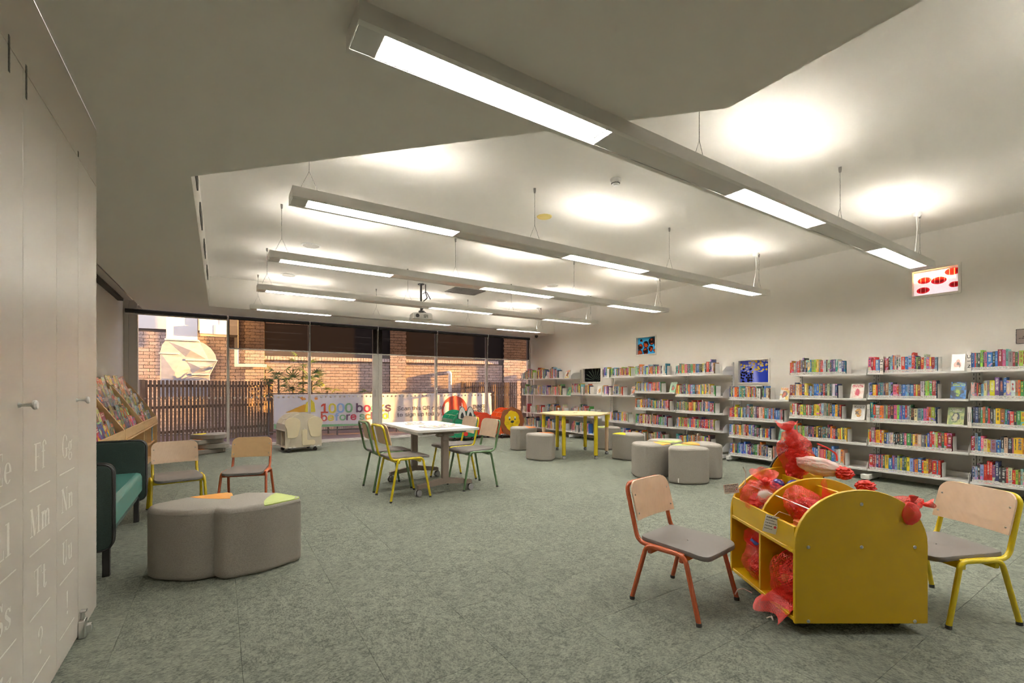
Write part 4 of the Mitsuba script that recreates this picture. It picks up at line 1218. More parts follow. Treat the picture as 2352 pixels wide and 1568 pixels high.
def book_tex(p, n, uv):
    k = mi.UInt32(dr.floor(uv.x)); u = uv.x - dr.floor(uv.x); v = uv.y
    u = (u - .1) / .8
    base = mi.Color3f(*[dr.gather(mi.Float, BOOK_TABLE[i], k) for i in range(3)])
    ink = mi.Color3f(*[dr.gather(mi.Float, BOOK_TABLE[i + 3], k) for i in range(3)])
    flag = dr.gather(mi.Float, BOOK_TABLE[6], k); fk = mi.Float(k)
    r1, r2, r3 = cell_rand(fk, 1, 1), cell_rand(fk, 2, 1), cell_rand(fk, 3, 1)
    letter = dr.floor(v * (18 + 18 * r1))
    on = (cell_rand(letter, fk, 5) > .18) & (noise(v * 150, u * 5 + fk, 2.0) > .42)
    title = (v > .34 + .12 * r2) & (v < .78 + .16 * r3) & (dr.abs(u - .5) < .16 + .16 * r1) & on
    c = dr.select(title, ink, base)
    art = (noise(v * 9 + 7 * fk, u * 2, 3.0) > .60) & (r2 > .55) & ((v < .36) | (v > .86))
    c = dr.select(art & ~title, mi.Color3f(.15 + .6 * r1, .15 + .5 * r3, .12 + .5 * r2), c)
    author = (v > .84) & (v < .95) & (dr.abs(u - .5) < .22) & (noise(v * 170, u * 7 + fk, 5.0) > .5) & (r2 <= .55)
    c = dr.select(author, ink, c)
    lab_ = (flag > .5) & (v < .155) & (v > .012)
    txt = (v > .045) & (v < .115) & (dr.abs(u - .5) < .32) & (noise(v * 240, u * 9 + fk, 6.0) > .60)
    c = dr.select(lab_, dr.select(txt, mi.Color3f(.12), mi.Color3f(.74, .73, .70)), c)
    c = dr.select(v > 1.5, mi.Color3f(.62, .56, .45) * (.85 + .25 * noise(p.y * 1500, 1, 1)), c)
    c = dr.select(v < -.5, base * .9, c)
    return c


mat('m_book', book_tex, 0.38)


def book_mesh(t, h, d, k, lean=0.0):
    """Spine at x=0 facing -x, thickness along y, height along z."""
    c = .0016
    V, F, UV = [], [], []

    def bx(x0, x1, y0, y1, z0, z1, spine, pages):
        v, f = box(x0, x1, y0, y1, z0, z1)
        # separate corners per face so that the uv of the spine and the boards differ
        for q in f:
            n0 = len(V)
            pts = v[q]; nrm = np.cross(pts[1] - pts[0], pts[2] - pts[0])
            isp = spine and abs(nrm[0]) == np.abs(nrm).max() and nrm[0] < 0
            for w in pts:
                V.append(w)
                if isp: UV.append((k + .1 + .8 * (w[1] / t + .5), w[2] / h))
                else: UV.append((k + .5, 2.0 if pages else -1.0))
            F.append([n0, n0 + 1, n0 + 2]); F.append([n0, n0 + 2, n0 + 3])
    bx(0, .002, -t / 2, t / 2, 0, h, True, False)
    bx(.002, d, -t / 2, -t / 2 + c, 0, h, False, False); bx(.002, d, t / 2 - c, t / 2, 0, h, False, False)
    bx(.002, d - .003, -t / 2 + c, t / 2 - c, .002, h - .004, False, True)
    V = np.array(V)
    if lean:
        V = V @ np.array([[1, 0, 0], [0, math.cos(lean), math.sin(lean)], [0, -math.sin(lean), math.cos(lean)]])
    return V, np.array(F), np.array(UV)


def new_book(flag=1.0):
    name, rgb, _ = rb.choices(PAL, [q[2] for q in PAL])[0]
    j = [rb.uniform(.75, 1.25) for _ in range(3)]
    base = [min(.8, max(.008, a * b)) for a, b in zip(rgb, j)]
    lum = .2126 * base[0] + .7152 * base[1] + .0722 * base[2]
    ink = rb.choice([(.75, .74, .70), (.75, .74, .70), (.72, .58, .12), (.70, .25, .10), (.40, .60, .70)]) if lum < .22 else rb.choice([(.03, .03, .04), (.03, .03, .04), (.35, .03, .04), (.05, .08, .25), (.76, .75, .72)])
    BT.append((*base, *ink, flag))
    return len(BT) - 1, name


mat('m_sign', (0.74, 0.715, 0.67), 0.55)
mat('m_ink', (0.03, 0.03, 0.03), 0.7)
ALL, DISPLAYS = [], []
bookend = MB().box(0, .135, -.0015, .0015, 0, .175, .0007).box(0, .135, 0, .03, 0, .0015)
bookend_ply = bookend.ply('m_white')
for bk, rows in ROWS.items():
    names = SHELFN[len(rows)] if len(rows) in SHELFN else (['top', 'second', 'bottom'] if len(rows) == 3 else ['top', 'second', 'third', 'bottom'])
    y_lo, y_hi = BAYS[bk]
    for (z, segs), rn in zip(rows, names):
        count = 0
        for seg_ in segs:
            kind, ya, yb = seg_[0], min(seg_[1], y_hi - .008), max(seg_[2], y_lo + .008)
            if kind == 'B':
                y = ya; base_h = rb.uniform(.175, .205); lean = 0.0
                while y > yb + .006:
                    th = rb.choice([.012, .016, .02, .022, .026, .03, .036]) * rb.uniform(.85, 1.2) if bk not in 'HIG' else rb.uniform(.006, .02)
                    th = min(th, y - yb)
                    if th < .005: break
                    if rb.random() < .25: base_h = rb.uniform(.165, .215) if bk not in 'HIG' else rb.uniform(.19, .265)
                    hh = base_h + rb.uniform(-.006, .006) + (.035 if rb.random() < .05 else 0)
                    k, nm = new_book(1.0 if bk not in 'HI' else float(rb.random() < .4))
                    count += 1
                    d_ = rb.uniform(.12, .15)
                    ALL.append(dict(m=book_mesh(th * .985, hh, d_, k), pos=(SX + .009 + rb.uniform(0, .006), y - th / 2, z + .0008), name=nm, bay=bk, row=rn, n=count, size=th * hh))
                    y -= th
            elif kind == 'E':
                lab(put('bookend', bookend_ply, None, T().translate([SX + .012, (ya * .93 + yb * .07) - .004, z + .0004])), f'white bookend on the {rn} shelf of the {WHERE[bk]}', 'bookend', 'white bookends')
            elif kind == 'S':
                w = min(.055, max(.035, ya - yb)); hh = .235 if bk in 'CB' else .20
                sg = thing('shelf_sign', f'white card sign {"reading " + seg_[3] + " " if seg_[3] else ""}on the {rn} shelf, {WHERE[bk]}, {"after" if count else "before"} {count if count else "the"} books', 'sign', 'section signs on the shelves')
                yc = (ya + yb) / 2
                put('card', MB().box(SX - .012, SX - .008, yc - w / 2, yc + w / 2, z - .026, z - .026 + hh, .001).box(SX - .008, SX + .13, yc - .001, yc + .001, z + .001, z + hh - .03).ply('m_sign'), sg)
                if seg_[3]:
                    lt = MB()
                    for i, ch in enumerate(seg_[3].replace('-', '-')):
                        q = meshkit.text_mesh(ch, .034 if ch != '-' else .05, .0005, True); q.apply_translation([-q.bounds.mean(0)[0], 0, 0])
                        lt.add(*move((q.vertices, q.faces), frame([SX - .0122, yc, z + .135 - i * .055], [0, -1, 0], [0, 0, 1], [-1, 0, 0])))
                else:
                    lt = MB()
                    rr = random.Random(int(yc * 1000))
                    for i in range(2):
                        zz = z + .145
                        while zz > z + .045:
                            L = rr.uniform(.006, .012); lt.box(SX - .0126, SX - .0119, yc - .011 + .014 * i, yc - .005 + .014 * i, zz - L, zz); zz -= L + .004
                put('lettering', lt.ply('m_ink'), sg)
            elif kind == 'D': DISPLAYS.append((bk, rn, z, ya, yb, seg_[3]))


def in_view(b):
    d = b['pos'][0] * FW[0] + b['pos'][1] * FW[1]; lat = b['pos'][0] * FW[1] - b['pos'][1] * FW[0]
    return F_PX * lat / d < 1180


for b in ALL:
    d = b['pos'][0] * FW[0] + b['pos'][1] * FW[1]
    b['key'] = b['size'] / d ** 2 if in_view(b) else 0
ALL.sort(key=lambda b: -b['key'])
BOOKS_TOP = sorted(ALL[:292], key=lambda b: (b['bay'], b['row'], b['n']))
ordinal = lambda n: f"{n}{'th' if 10 <= n % 100 <= 20 else {1: 'st', 2: 'nd', 3: 'rd'}.get(n % 10, 'th')}"
for b in BOOKS_TOP:
    v, f, uv = b['m']
    k = key_for('book')
    scene[k] = mikit.ply(trimesh.Trimesh(v + np.array(b['pos']), f, process=False), 'm_book', uv=uv)
    lab(k, f"{b['name']} book, {ordinal(b['n'])} from left, {b['row']} shelf of the {WHERE[b['bay']]}", 'book', 'books on the white shelves')
V, F, U, n0 = [], [], [], 0
for b in ALL[292:]:
    v, f, uv = b['m']; V.append(v + np.array(b['pos'])); F.append(f + n0); U.append(uv); n0 += len(v)
lab(put('shelved_books', mikit.ply(trimesh.Trimesh(np.vstack(V), np.vstack(F), process=False), 'm_book', uv=np.vstack(U))), 'rows of smaller books on the farther white shelves', 'books', None, 'stuff')

# books shown face out
COVERS = []


def cover_tex(p, n, uv):
    k = mi.UInt32(dr.floor(uv.x)); u = uv.x - dr.floor(uv.x); v = uv.y; fk = mi.Float(k)
    u = (u - .05) / .9
    C = [mi.Color3f(*[dr.gather(mi.Float, COVER_TABLE[3 * j + i], k) for i in range(3)]) for j in range(4)]
    a = fbm(u * 4 + 3 * fk, v * 5, fk, 3); b = fbm(u * 6 + 9, v * 7 + 2 * fk, 4.0, 3)
    c = mix(C[0], C[1], smoothstep(.46, .56, a))
    blob = dr.sqrt(dr.square((u - .5) * 1.15) + dr.square(v - .43)) + (b - .5) * .35
    c = mix(c, C[2], smoothstep(.27, .25, blob))
    c = mix(c, C[3], smoothstep(.15, .13, blob + (a - .5) * .4))
    r = cell_rand(fk, 4, 2)
    tl = (v > .76) & (v < .93) & (u > .10) & (u < .90) & (dr.abs(v - .845) > .012) & (noise(u * 26, v * 30, fk) > .40)
    c = dr.select(tl, dr.select(r > .5, C[3], mi.Color3f(.78, .76, .72)), c)
    c = dr.select(v > 1.5, mi.Color3f(.62, .56, .45), c)
    return c


mat('m_cover', cover_tex, 0.35)


def cover_book(w, h, t, cols):
    """Face out: front cover in the plane x=0 facing -x, standing on z=0."""
    COVERS.append([q for c in cols for q in c]); k = len(COVERS) - 1
    V, F, UV = [], [], []
    v, f = box(0, t, -w / 2, w / 2, 0, h)
    for q in f:
        pts = v[q]; nrm = np.cross(pts[1] - pts[0], pts[2] - pts[0]); n0 = len(V)
        front = abs(nrm[0]) == np.abs(nrm).max()
        for p in pts:
            V.append(p); UV.append((k + .05 + .9 * (.5 - p[1] / w), p[2] / h) if front else (k + .5, 2.0))
        F += [[n0, n0 + 1, n0 + 2], [n0, n0 + 2, n0 + 3]]
    return trimesh.Trimesh(np.array(V), np.array(F), process=False), np.array(UV)


CV = [(('white', (.74, .73, .71)), (.70, .68, .66), (.62, .30, .25), (.09, .05, .04)), (('dark blue', (.01, .02, .05)), (.03, .16, .42), (.05, .10, .07), (.35, .45, .08)), (('green and yellow', (.20, .28, .13)), (.45, .48, .20), (.03, .04, .05), (.55, .52, .36)),
      (('pale pink', (.70, .55, .50)), (.74, .66, .60), (.66, .34, .30), (.50, .06, .10)), (('white and gold', (.68, .66, .64)), (.74, .73, .72), (.48, .24, .05), (.10, .06, .04)), (('yellow and white', (.72, .70, .67)), (.66, .50, .16), (.14, .10, .10), (.50, .14, .08)),
      (('deep green', (.02, .10, .07)), (.10, .24, .14), (.55, .45, .12), (.04, .14, .05)), (('mint green', (.16, .36, .22)), (.34, .48, .30), (.03, .04, .03), (.52, .10, .06)), (('striped dark', (.06, .05, .05)), (.55, .50, .46), (.40, .10, .05), (.60, .20, .06)), (('cream', (.70, .67, .62)), (.74, .70, .62), (.45, .18, .08), (.60, .40, .10))]
TITLES = {4: ('DRAGON', 'GAMES')}
for i, (bk, rn, z, ya, yb, c) in enumerate(DISPLAYS):
    w = min(.155, (ya - yb) * .98); w = max(w, .12) if bk in 'FGHZ' else w
    cols = CV[c]
    ms, uv = cover_book(w, .205, .014, [cols[0][1], cols[1], cols[2], cols[3]])
    M = T().translate([SX + .045, (ya + yb) / 2, z + .001]).rotate([0, 1, 0], 17)
    k = put('display_book', mikit.ply(ms, 'm_cover', uv=uv), None, M)
    lab(k, f'{cols[0][0]} book shown face out on the {rn} shelf, {WHERE[bk]}', 'book', 'books shown face out')
    if c in TITLES:
        tm = MB()
        for j, wd in enumerate(TITLES[c]):
            q = meshkit.text_mesh(wd, .017, .0004, True); s = .115 / (q.bounds[1][0] - q.bounds[0][0])
            tm.add(*move((np.array(q.vertices) * [s, 1, 1], q.faces), frame([-.0003, .0575, .178 - .021 * j], [0, -1, 0], [0, 0, 1], [-1, 0, 0])))
        put('title', tm.ply('m_ink'), k, M)

# ------------------------------------------------------------------ picture windows, plaque, ceiling things
def art_mat(name, fn):
    scene[name] = {'type': 'principledthin', 'base_color': proc(fn), 'roughness': .5, 'diff_trans': 1.7, 'spec_trans': 0.0}


def discs(u, v, spots):
    d = mi.Float(9.0)
    for (a, b, r, e) in spots: d = dr.minimum(d, dr.sqrt(dr.square((u - a) / r) + dr.square((v - b) / (r * e))))
    return d


def art_red(p, n, uv):
    d = discs(uv.x, uv.y, [(.24, .62, .155, .85), (.56, .54, .17, .85), (.86, .82, .17, .85), (.90, .30, .125, .9), (.21, .22, .15, .85)])
    s = dr.abs((uv.x * 9.5) - dr.floor(uv.x * 9.5) - .5) < .06
    red = mix((.55, .02, .03), (.20, .01, .012), smoothstep(.9, .5, d))
    red = dr.select(s, mi.Color3f(.60, .22, .20), red)
    bg = mix((.95, .95, .97), (.80, .80, .90), noise(uv.x * 90, uv.y * 60, 1.0))
    return dr.select(d < 1, red, bg)


def art_blue(p, n, uv):
    d = discs(uv.x + .03 * noise(uv.y * 9, 1, 1), uv.y + .05 * noise(uv.x * 12, 2, 2), [(.20, .86, .07, 1.1), (.76, .76, .17, 1.25), (.44, .62, .14, 1.5), (.12, .50, .15, 1.2), (.97, .58, .11, 1.5), (.70, .34, .12, 1.5), (.42, .22, .14, 1.5), (.10, .12, .15, 1.4), (.92, .20, .09, 1.0)])
    bg = mix((.05, .36, .62), (.02, .10, .16), smoothstep(.35, 1.1, noise(uv.x * 2.2, uv.y * 2.2, 4.0) + .35 * uv.y))
    leaf = mix((.30, .055, .02), (.02, .012, .01), smoothstep(.45, .55, noise(uv.x * 7, uv.y * 7, 3.0)))
    return dr.select(d < .82, leaf, dr.select(d < 1, mi.Color3f(.015, .015, .02), bg))


def art_balls(p, n, uv):
    bg = mix((.10, .16, .62), (.02, .05, .42), uv.x) + mi.Color3f(.35, .42, .5) * smoothstep(.16, .0, dr.abs(uv.x - .52 + .1 * uv.y)) * .7
    f1, f2, r = mikit.voronoi(uv.x * 11, uv.y * 9)
    on = ((uv.x < .45) & (uv.y < .9 - .4 * uv.x)) | ((uv.y > .45 + .25 * dr.abs(uv.x - .75)) & (uv.x > .28) & (uv.y > .92 - .9 * uv.x))
    col = dr.select(uv.y < .55 - .3 * uv.x, mi.Color3f(.01, .01, .012), dr.select(r > .5, mi.Color3f(.62, .52, .06), mi.Color3f(.45, .50, .55)))
    col = dr.select((uv.y < .8) & (uv.x < .4) & (r > .3) & (uv.y < .66), mi.Color3f(.012, .012, .015), col)
    return dr.select(on & (f1 < .42), col, bg)


def art_palm(p, n, uv):
    a = dr.atan2(uv.y - .1, (uv.x - .62) * 1.6); r = dr.sqrt(dr.square((uv.x - .62) * 1.6) + dr.square(uv.y - .1))
    leaf = (dr.abs(dr.sin(a * 9)) > .93) & (r > .15) & (r < .95) & (uv.y > .1)
    return dr.select(leaf, mi.Color3f(.05, .075, .05), mi.Color3f(.006, .007, .007))


for nm, fn in (('m_art_red', art_red), ('m_art_blue', art_blue), ('m_art_balls', art_balls), ('m_art_palm', art_palm)): art_mat(nm, fn)
for j, (y0, y1, z0, z1, mt) in enumerate(((1.683, 2.115, 2.40, 2.713, 'm_art_red'), (3.952, 4.455, 1.31, 1.68, 'm_art_balls'), (6.248, 6.748, 1.93, 2.285, 'm_art_blue'), (7.838, 8.45, 1.36, 1.68, 'm_art_palm'))):
    xg = RIGHT_X + .05
    ms = trimesh.Trimesh([[xg, y1, z0], [xg, y0, z0], [xg, y0, z1], [xg, y1, z1]], [[0, 1, 2], [0, 2, 3]], process=False)
    wk = struct(f'window_{7 + j}', mikit.ply(ms, mt, uv=np.array([[0, 0], [1, 0], [1, 1], [0, 1.0]])))
    fr = MB(); b_ = .030
    fr.box(RIGHT_X - .014, RIGHT_X + .06, y0 - b_, y0, z0 - b_, z1 + b_, .003).box(RIGHT_X - .014, RIGHT_X + .06, y1, y1 + b_, z0 - b_, z1 + b_, .003)
    fr.box(RIGHT_X - .014, RIGHT_X + .06, y0, y1, z0 - b_, z0, .003).box(RIGHT_X - .014, RIGHT_X + .06, y0, y1, z1, z1 + b_, .003)
    put('frame', fr.ply('m_wall'), wk)
struct('wall_side_yard', MB().box(10.4, 10.6, -4, 10.2, 0, 3.0).ply('m_brick'))  # added wall out of view, keeps direct sun off the art windows
mat('m_plaque', (0.27, 0.22, 0.20), 0.35, metallic=0.5)
pq = thing('plaque', 'engraved metal plaque on the wall above the rightmost shelf bay', 'plaque')
put('plate', MB().box(RIGHT_X - .006, RIGHT_X, .80, 1.203, 1.716, 1.873, .001).ply('m_plaque'), pq)
e = MB().box(RIGHT_X - .008, RIGHT_X, .796, 1.207, 1.712, 1.717).box(RIGHT_X - .008, RIGHT_X, .796, 1.207, 1.872, 1.877).box(RIGHT_X - .008, RIGHT_X, 1.202, 1.207, 1.712, 1.877).box(RIGHT_X - .008, RIGHT_X, .796, .801, 1.712, 1.877)
put('edge', e.ply('m_black'), pq)
e = MB()
for z, y0, y1 in ((1.862, .90, 1.12), (1.79, .84, 1.155), (1.772, .84, 1.165), (1.772, 1.17, 1.185), (1.745, .9, 1.115)): e.box(RIGHT_X - .0075, RIGHT_X - .005, y0, y1, z - .0035, z + .0035)
put('engraving', e.ply('m_ink'), pq)

sd = thing('smoke_detector', 'white round smoke detector on the high ceiling', 'smoke detector')
put('base', mikit.ply(trimesh.Trimesh(*move(lathe([(0, -.022), (.045, -.022), (.052, -.012), (.052, 0)], 24), np.array(T().translate([3.145, 3.067, CEIL_Z]).matrix)), process=False), 'm_white', 40), sd)
put('head', mikit.ply(trimesh.Trimesh(*move(lathe([(0, -.062), (.018, -.060), (.026, -.050), (.04, -.040), (.044, -.024), (.044, -.02)], 24), np.array(T().translate([3.145, 3.067, CEIL_Z]).matrix)), process=False), 'm_white', 40), sd)
put('slots', mikit.ply(trimesh.Trimesh(*move(lathe([(.0365, -.0445), (.0405, -.0405), (.042, -.0385)], 24), np.array(T().translate([3.145, 3.067, CEIL_Z]).matrix)), process=False), 'm_dark_slot'), sd)
mat('m_yellow_disc', (0.76, 0.60, 0.19), 0.6)
lab(put('ceiling_cover', mikit.ply(trimesh.Trimesh(*move(lathe([(0, -.010), (.055, -.010), (.058, -.006), (.080, -.008), (.088, 0)], 28), np.array(T().translate([3.14, 4.18, CEIL_Z]).matrix)), process=False), 'm_yellow_disc', 30)), 'round yellowed cover plate on the ceiling behind the second light beam', 'ceiling cover')
mat('m_grille', (0.42, 0.40, 0.36), 0.6)
for x, y, w in ((1.06, 6.79, 'over the left end of the third beam'), (1.008, 8.79, 'over the left end of the fourth beam'), (5.40, 6.93, 'over the right part of the third beam'), (5.37, 8.78, 'over the right part of the fourth beam')):
    sp = thing('ceiling_speaker', f'round flush ceiling speaker {w}', 'speaker', 'flush ceiling speakers')
    put('rim', mikit.ply(trimesh.Trimesh(*move(lathe([(.108, -.004), (.112, -.008), (.126, -.006), (.130, 0)], 32), np.array(T().translate([x, y, CEIL_Z]).matrix)), process=False), 'm_white', 30), sp)
    put('grille', mikit.ply(trimesh.Trimesh(*move(lathe([(0, -.006), (.108, -.004)], 32), np.array(T().translate([x, y, CEIL_Z]).matrix)), process=False), 'm_grille'), sp)
mat('m_hatch', (0.10, 0.092, 0.082), 0.6)
hv = thing('return_air_grille', 'dark square air grille in the ceiling beside the projector', 'vent')
put('frame', MB().box(3.86, 4.54, 8.03, 8.06, CEIL_Z - .012, CEIL_Z).box(3.86, 4.54, 8.50, 8.53, CEIL_Z - .012, CEIL_Z).box(3.86, 3.89, 8.03, 8.53, CEIL_Z - .012, CEIL_Z).box(4.51, 4.54, 8.03, 8.53, CEIL_Z - .012, CEIL_Z).ply('m_hatch'), hv)
g = MB()
for k in range(22): g.box(3.89 + .0282 * k, 3.90 + .0282 * k, 8.06, 8.50, CEIL_Z - .010, CEIL_Z - .002)
lab(put('blades', g.ply('m_hatch'), hv), kind='stuff')
pj = thing('projector', 'white projector hanging from a black ceiling pole between the beams', 'projector')
px_, py_ = 3.21, 8.17
R = np.array(at(px_, py_, 2.50, -8).matrix)
put('body', mikit.ply(trimesh.Trimesh(*move(loft(round_poly([(-.19, -.14), (.19, -.14), (.19, .14), (-.19, .14)], .03, 5), [(0, .02), (.012, 0), (.10, 0), (.125, .02), (.13, .05)]), R), process=False), 'm_white', 40), pj)
put('lens', mikit.ply(trimesh.Trimesh(*move(tube([(-.10, -.13, .065), (-.10, -.150, .065)], .035, 20), R), process=False), 'm_black', 40), pj)
vt = MB()
for k in range(6): vt.add(*move(box(.02 + .014 * k, .027 + .014 * k, -.1415, -.139, .03, .095), R))
put('vent', vt.ply('m_dark_slot'), pj)
put('pole', MB().tube([(px_, py_, 2.66), (px_, py_, CEIL_Z)], .018, 12).box(px_ - .04, px_ + .04, py_ - .03, py_ + .03, 2.63, 2.68, .004).ply('m_black', 40), pj)
put('ceiling_plate', mikit.ply(trimesh.Trimesh(*move(lathe([(0, -.012), (.06, -.012), (.065, 0)], 20), np.array(T().translate([px_, py_, CEIL_Z]).matrix)), process=False), 'm_black', 40), pj)
arm = MB()
for dx in (.06, .10, .15): arm.tube([(px_ + dx * .3, py_, 2.69), (px_ + dx, py_ + .02, 2.62)], .005, 6)
put('bracket', arm.ply('m_black'), pj)
put('cable', MB().tube(fillet([(px_ + .09, py_, CEIL_Z), (px_ + .09, py_ - .01, 3.02), (px_ + .13, py_, 2.94), (px_ + .03, py_ - .02, 2.85), (px_ + .07, py_, 2.78), (px_ + .02, py_, 2.70)], .03, 4), .009, 7).tube(fillet([(px_ + .02, py_ - .02, 3.0), (px_ + .10, py_ - .02, 3.05), (px_ + .19, py_, 2.92)], .03, 4), .007, 6).ply('m_black', True), pj)
cm = thing('dome_camera', 'small black dome camera under the soffit in the far corner', 'camera')
put('dome', mikit.ply(trimesh.Trimesh(*move(lathe([(0, -.075), (.022, -.068), (.038, -.05), (.045, -.03), (.045, 0)], 18), np.array(T().translate([7.30, 10.08, SOFFIT_Z]).matrix)), process=False), 'm_black', 40), cm)
# ------------------------------------------------------------------ picture-book bins on castors
def paint(name, c, rough=.35): return mat(name, c, rough)


paint('m_bin_yellow', (.62, .385, .006), .36); paint('m_bin_cream', (.54, .48, .385)); paint('m_bin_ear', (.68, .585, .41)); paint('m_bin_green', (.008, .20, .095)); paint('m_bin_teal', (.006, .105, .085))
paint('m_bin_orange', (.74, .10, .018)); paint('m_bin_red', (.62, .05, .02)); paint('m_mane', (.155, .042, .012)); paint('m_face', (.80, .54, .006)); paint('m_eye_white', (.78, .77, .75)); paint('m_tongue', (.72, .035, .03))
mat('m_bin_edge', (.60, .42, .24), .6)


def arch(w, z0, zs, H, n=22):
    return np.vstack([[(-w / 2, z0), (w / 2, z0)], arc(0, zs, w / 2, H - zs, 0, 180, n)])


def upright_plate(outline, y, t, M, b=.002):
    """A plate in the xz plane, from y to y + t."""
    v, f = slab(outline, 0, t, b)
    v = np.column_stack([v[:, 0], y + v[:, 2], v[:, 1]])
    return move((v, f[:, ::-1]), np.array(M.matrix))


def make_bin(name, label, P0, P1, L, H, panel, side, zs=.42, dividers=1, front=True, z0=.09, screws=True, cat='book bin'):
    P0, P1 = np.array(P0), np.array(P1); w = float(np.linalg.norm(P1 - P0)); a = math.degrees(math.atan2(*(P1 - P0)[::-1])); c = (P0 + P1) / 2
    M = at(c[0], c[1], 0, a); t = thing(name, label, cat)
    A = np.array(M.matrix)

    def P(nm, vf, mt, par=None, sm=False): return put(nm, mikit.ply(trimesh.Trimesh(*vf, process=False), mt, sm), par or t)
    o = arch(w, z0, zs, H)
    P('front_panel', upright_plate(o, 0, .018, M), panel)
    P('back_panel', upright_plate(o, L - .018, .018, M), panel)
    for k in range(dividers): P('divider', upright_plate(arch(w - .012, z0 + .02, zs, H - .006), L * (k + 1) / (dividers + 1) - .009, .018, M), side)
    P('base_board', move(box(-w / 2 + .004, w / 2 - .004, .018, L - .018, z0 + .002, z0 + .022, .002), A), side)
    P('tray', move(box(-w / 2 + .012, w / 2 - .012, .018, L - .018, zs - .035, zs - .017), A), side)
    P('ridge_board', move(box(-.009, .009, .018, L - .018, z0 + .02, H - .045, .002), A), side)
    for s in (-1, 1):
        P('side_board', move(box(s * (w / 2 - .006), s * (w / 2 - .022), .018, L - .018, zs - .038, zs + .085, .002), A), side)
        P('shelf_trim', move(box(s * (w / 2 - .001), s * (w / 2 - .02), .018, L - .018, zs - .048, zs - .030, .002), A), side)
        P('rod', move(tube([(s * w * .36, .018, zs + (H - zs) * .62), (s * w * .36, L - .018, zs + (H - zs) * .62)], .004, 8), A), 'm_chrome', None, True)
    if screws:
        q = lathe([(0, .003), (.0035, .003), (.0036, .0012), (.005, .003), (.008, .0022), (.009, 0)], 14)
        for x, z in ((0, H - .07), (-w * .40, zs - .01), (0, zs - .01), (w * .40, zs - .01), (-w * .40, z0 + .012), (w * .40, z0 + .012)):
            P('screw', move(q, A @ frame([x, 0, z], [1, 0, 0], [0, 0, 1], [0, -1, 0])), 'm_steel')
    for x, y in ((-w * .36, .10), (w * .36, .10), (-w * .36, L - .10), (w * .36, L - .10)):
        r = min(.032, (z0 - .008) / 2.25); m = MB()
        for s in (-1, 1):
            wl = lathe([(0, s * .006), (r, s * .008), (r, s * .022), (r * .8, s * .026), (0, s * .026)], 18)
            if s < 0: wl = (wl[0], wl[1][:, ::-1])
            m.add(*move(wl, A @ frame([x, y, r], [1, 0, 0], [0, 0, 1], [0, -1, 0])))
        m.add(*move(box(x - .02, x + .02, y - .006, y + .006, r * .9, z0 + .001, .003), A))
        put('castor', m.ply('m_black', 40), t)
    return t, M, w


def decal(name, poly, y, th, M, mt, parent, outline=.0):
    o = np.asarray(poly)
    if outline: put(name + '_outline', mikit.ply(trimesh.Trimesh(*upright_plate(inset(ccw(o), -outline), y + .001, th - .002, M, .001), process=False), 'm_black'), parent)
    return put(name, mikit.ply(trimesh.Trimesh(*upright_plate(o, y, th, M, .0015), process=False), mt), parent)


def smooth_loop(pts, n=8):
    p = np.asarray(pts, float); m = len(p); out = []
    for i in range(m):
        a, b, c, d = p[i - 1], p[i], p[(i + 1) % m], p[(i + 2) % m]
        for t in np.linspace(0, 1, n, endpoint=False):
            out.append(.5 * (2 * b + (c - a) * t + (2 * a - 5 * b + 4 * c - d) * t * t + (3 * b - a - 3 * c + d) * t ** 3))
    return np.array(out)


def bin_books(t_name, M, w, L, zs, n, seed, label, side=-1, kind='picture_book', group=None, low=False):
    rg = random.Random(seed)
    for k in range(n):
        c = CV[rg.randrange(len(CV))]
        ms, uv = cover_book(rg.uniform(.13, .18), rg.uniform(.17, .23), .008, [c[0][1], c[1], c[2], c[3]])
        x = side * (w * .30 - .03 * (k % 4)) if not low else side * (w * .40); y = .05 + (L - .12) * (k + .5) / n
        Mk = M @ T().translate([x, y, (zs - .012) if not low else .115]).rotate([0, 0, 1], 0 if side < 0 else 180).rotate([0, 1, 0], 16)
        lab(put(kind, mikit.ply(ms, 'm_cover', uv=uv), None, Mk), f'{c[0][0]} {label}, {ordinal(k + 1)} from the front', 'picture book', group)


# elephant
t, M, w = make_bin('elephant_bin', 'cream elephant-shaped book bin with big ears and a trunk by the window', (1.01, 9.32), (1.662, 9.42), .62, .735, 'm_bin_cream', 'm_bin_cream', .45)
for s, dz in ((-1, 0), (1, .0)):
    e = smooth_loop(np.array([(-.165, .50), (-.155, .60), (-.08, .655), (.02, .655), (.095, .60), (.10, .52), (.075, .44), (.065, .33), (.05, .285), (-.04, .275), (-.115, .30), (-.135, .37)]) * [s * 1.0, 1.0] + [s * -.0, 0])
    e[:, 0] += s * .235
    decal('ear', e, -.021, .017, M, 'm_bin_ear', t)
tr = round_poly([(-.035, .41), (.055, .41), (.055, .20), (.20, .20), (.20, .105), (-.035, .105)], [.045, .045, .03, .047, .047, .03], 7)
decal('trunk', tr + [0, .02], -.021, .017, M, 'm_bin_ear', t)
for x in (-.24, -.17, .14, .20, .27): decal('toenail', arc(x, .088, .028, .022, 0, 180, 12), -.004, .003, M, 'm_eye_white', t)
bin_books('elephant', M, w, .62, .45, 4, 3, 'thin picture book standing in the side tray of the elephant bin', -1, group='picture books in the elephant bin', low=True)
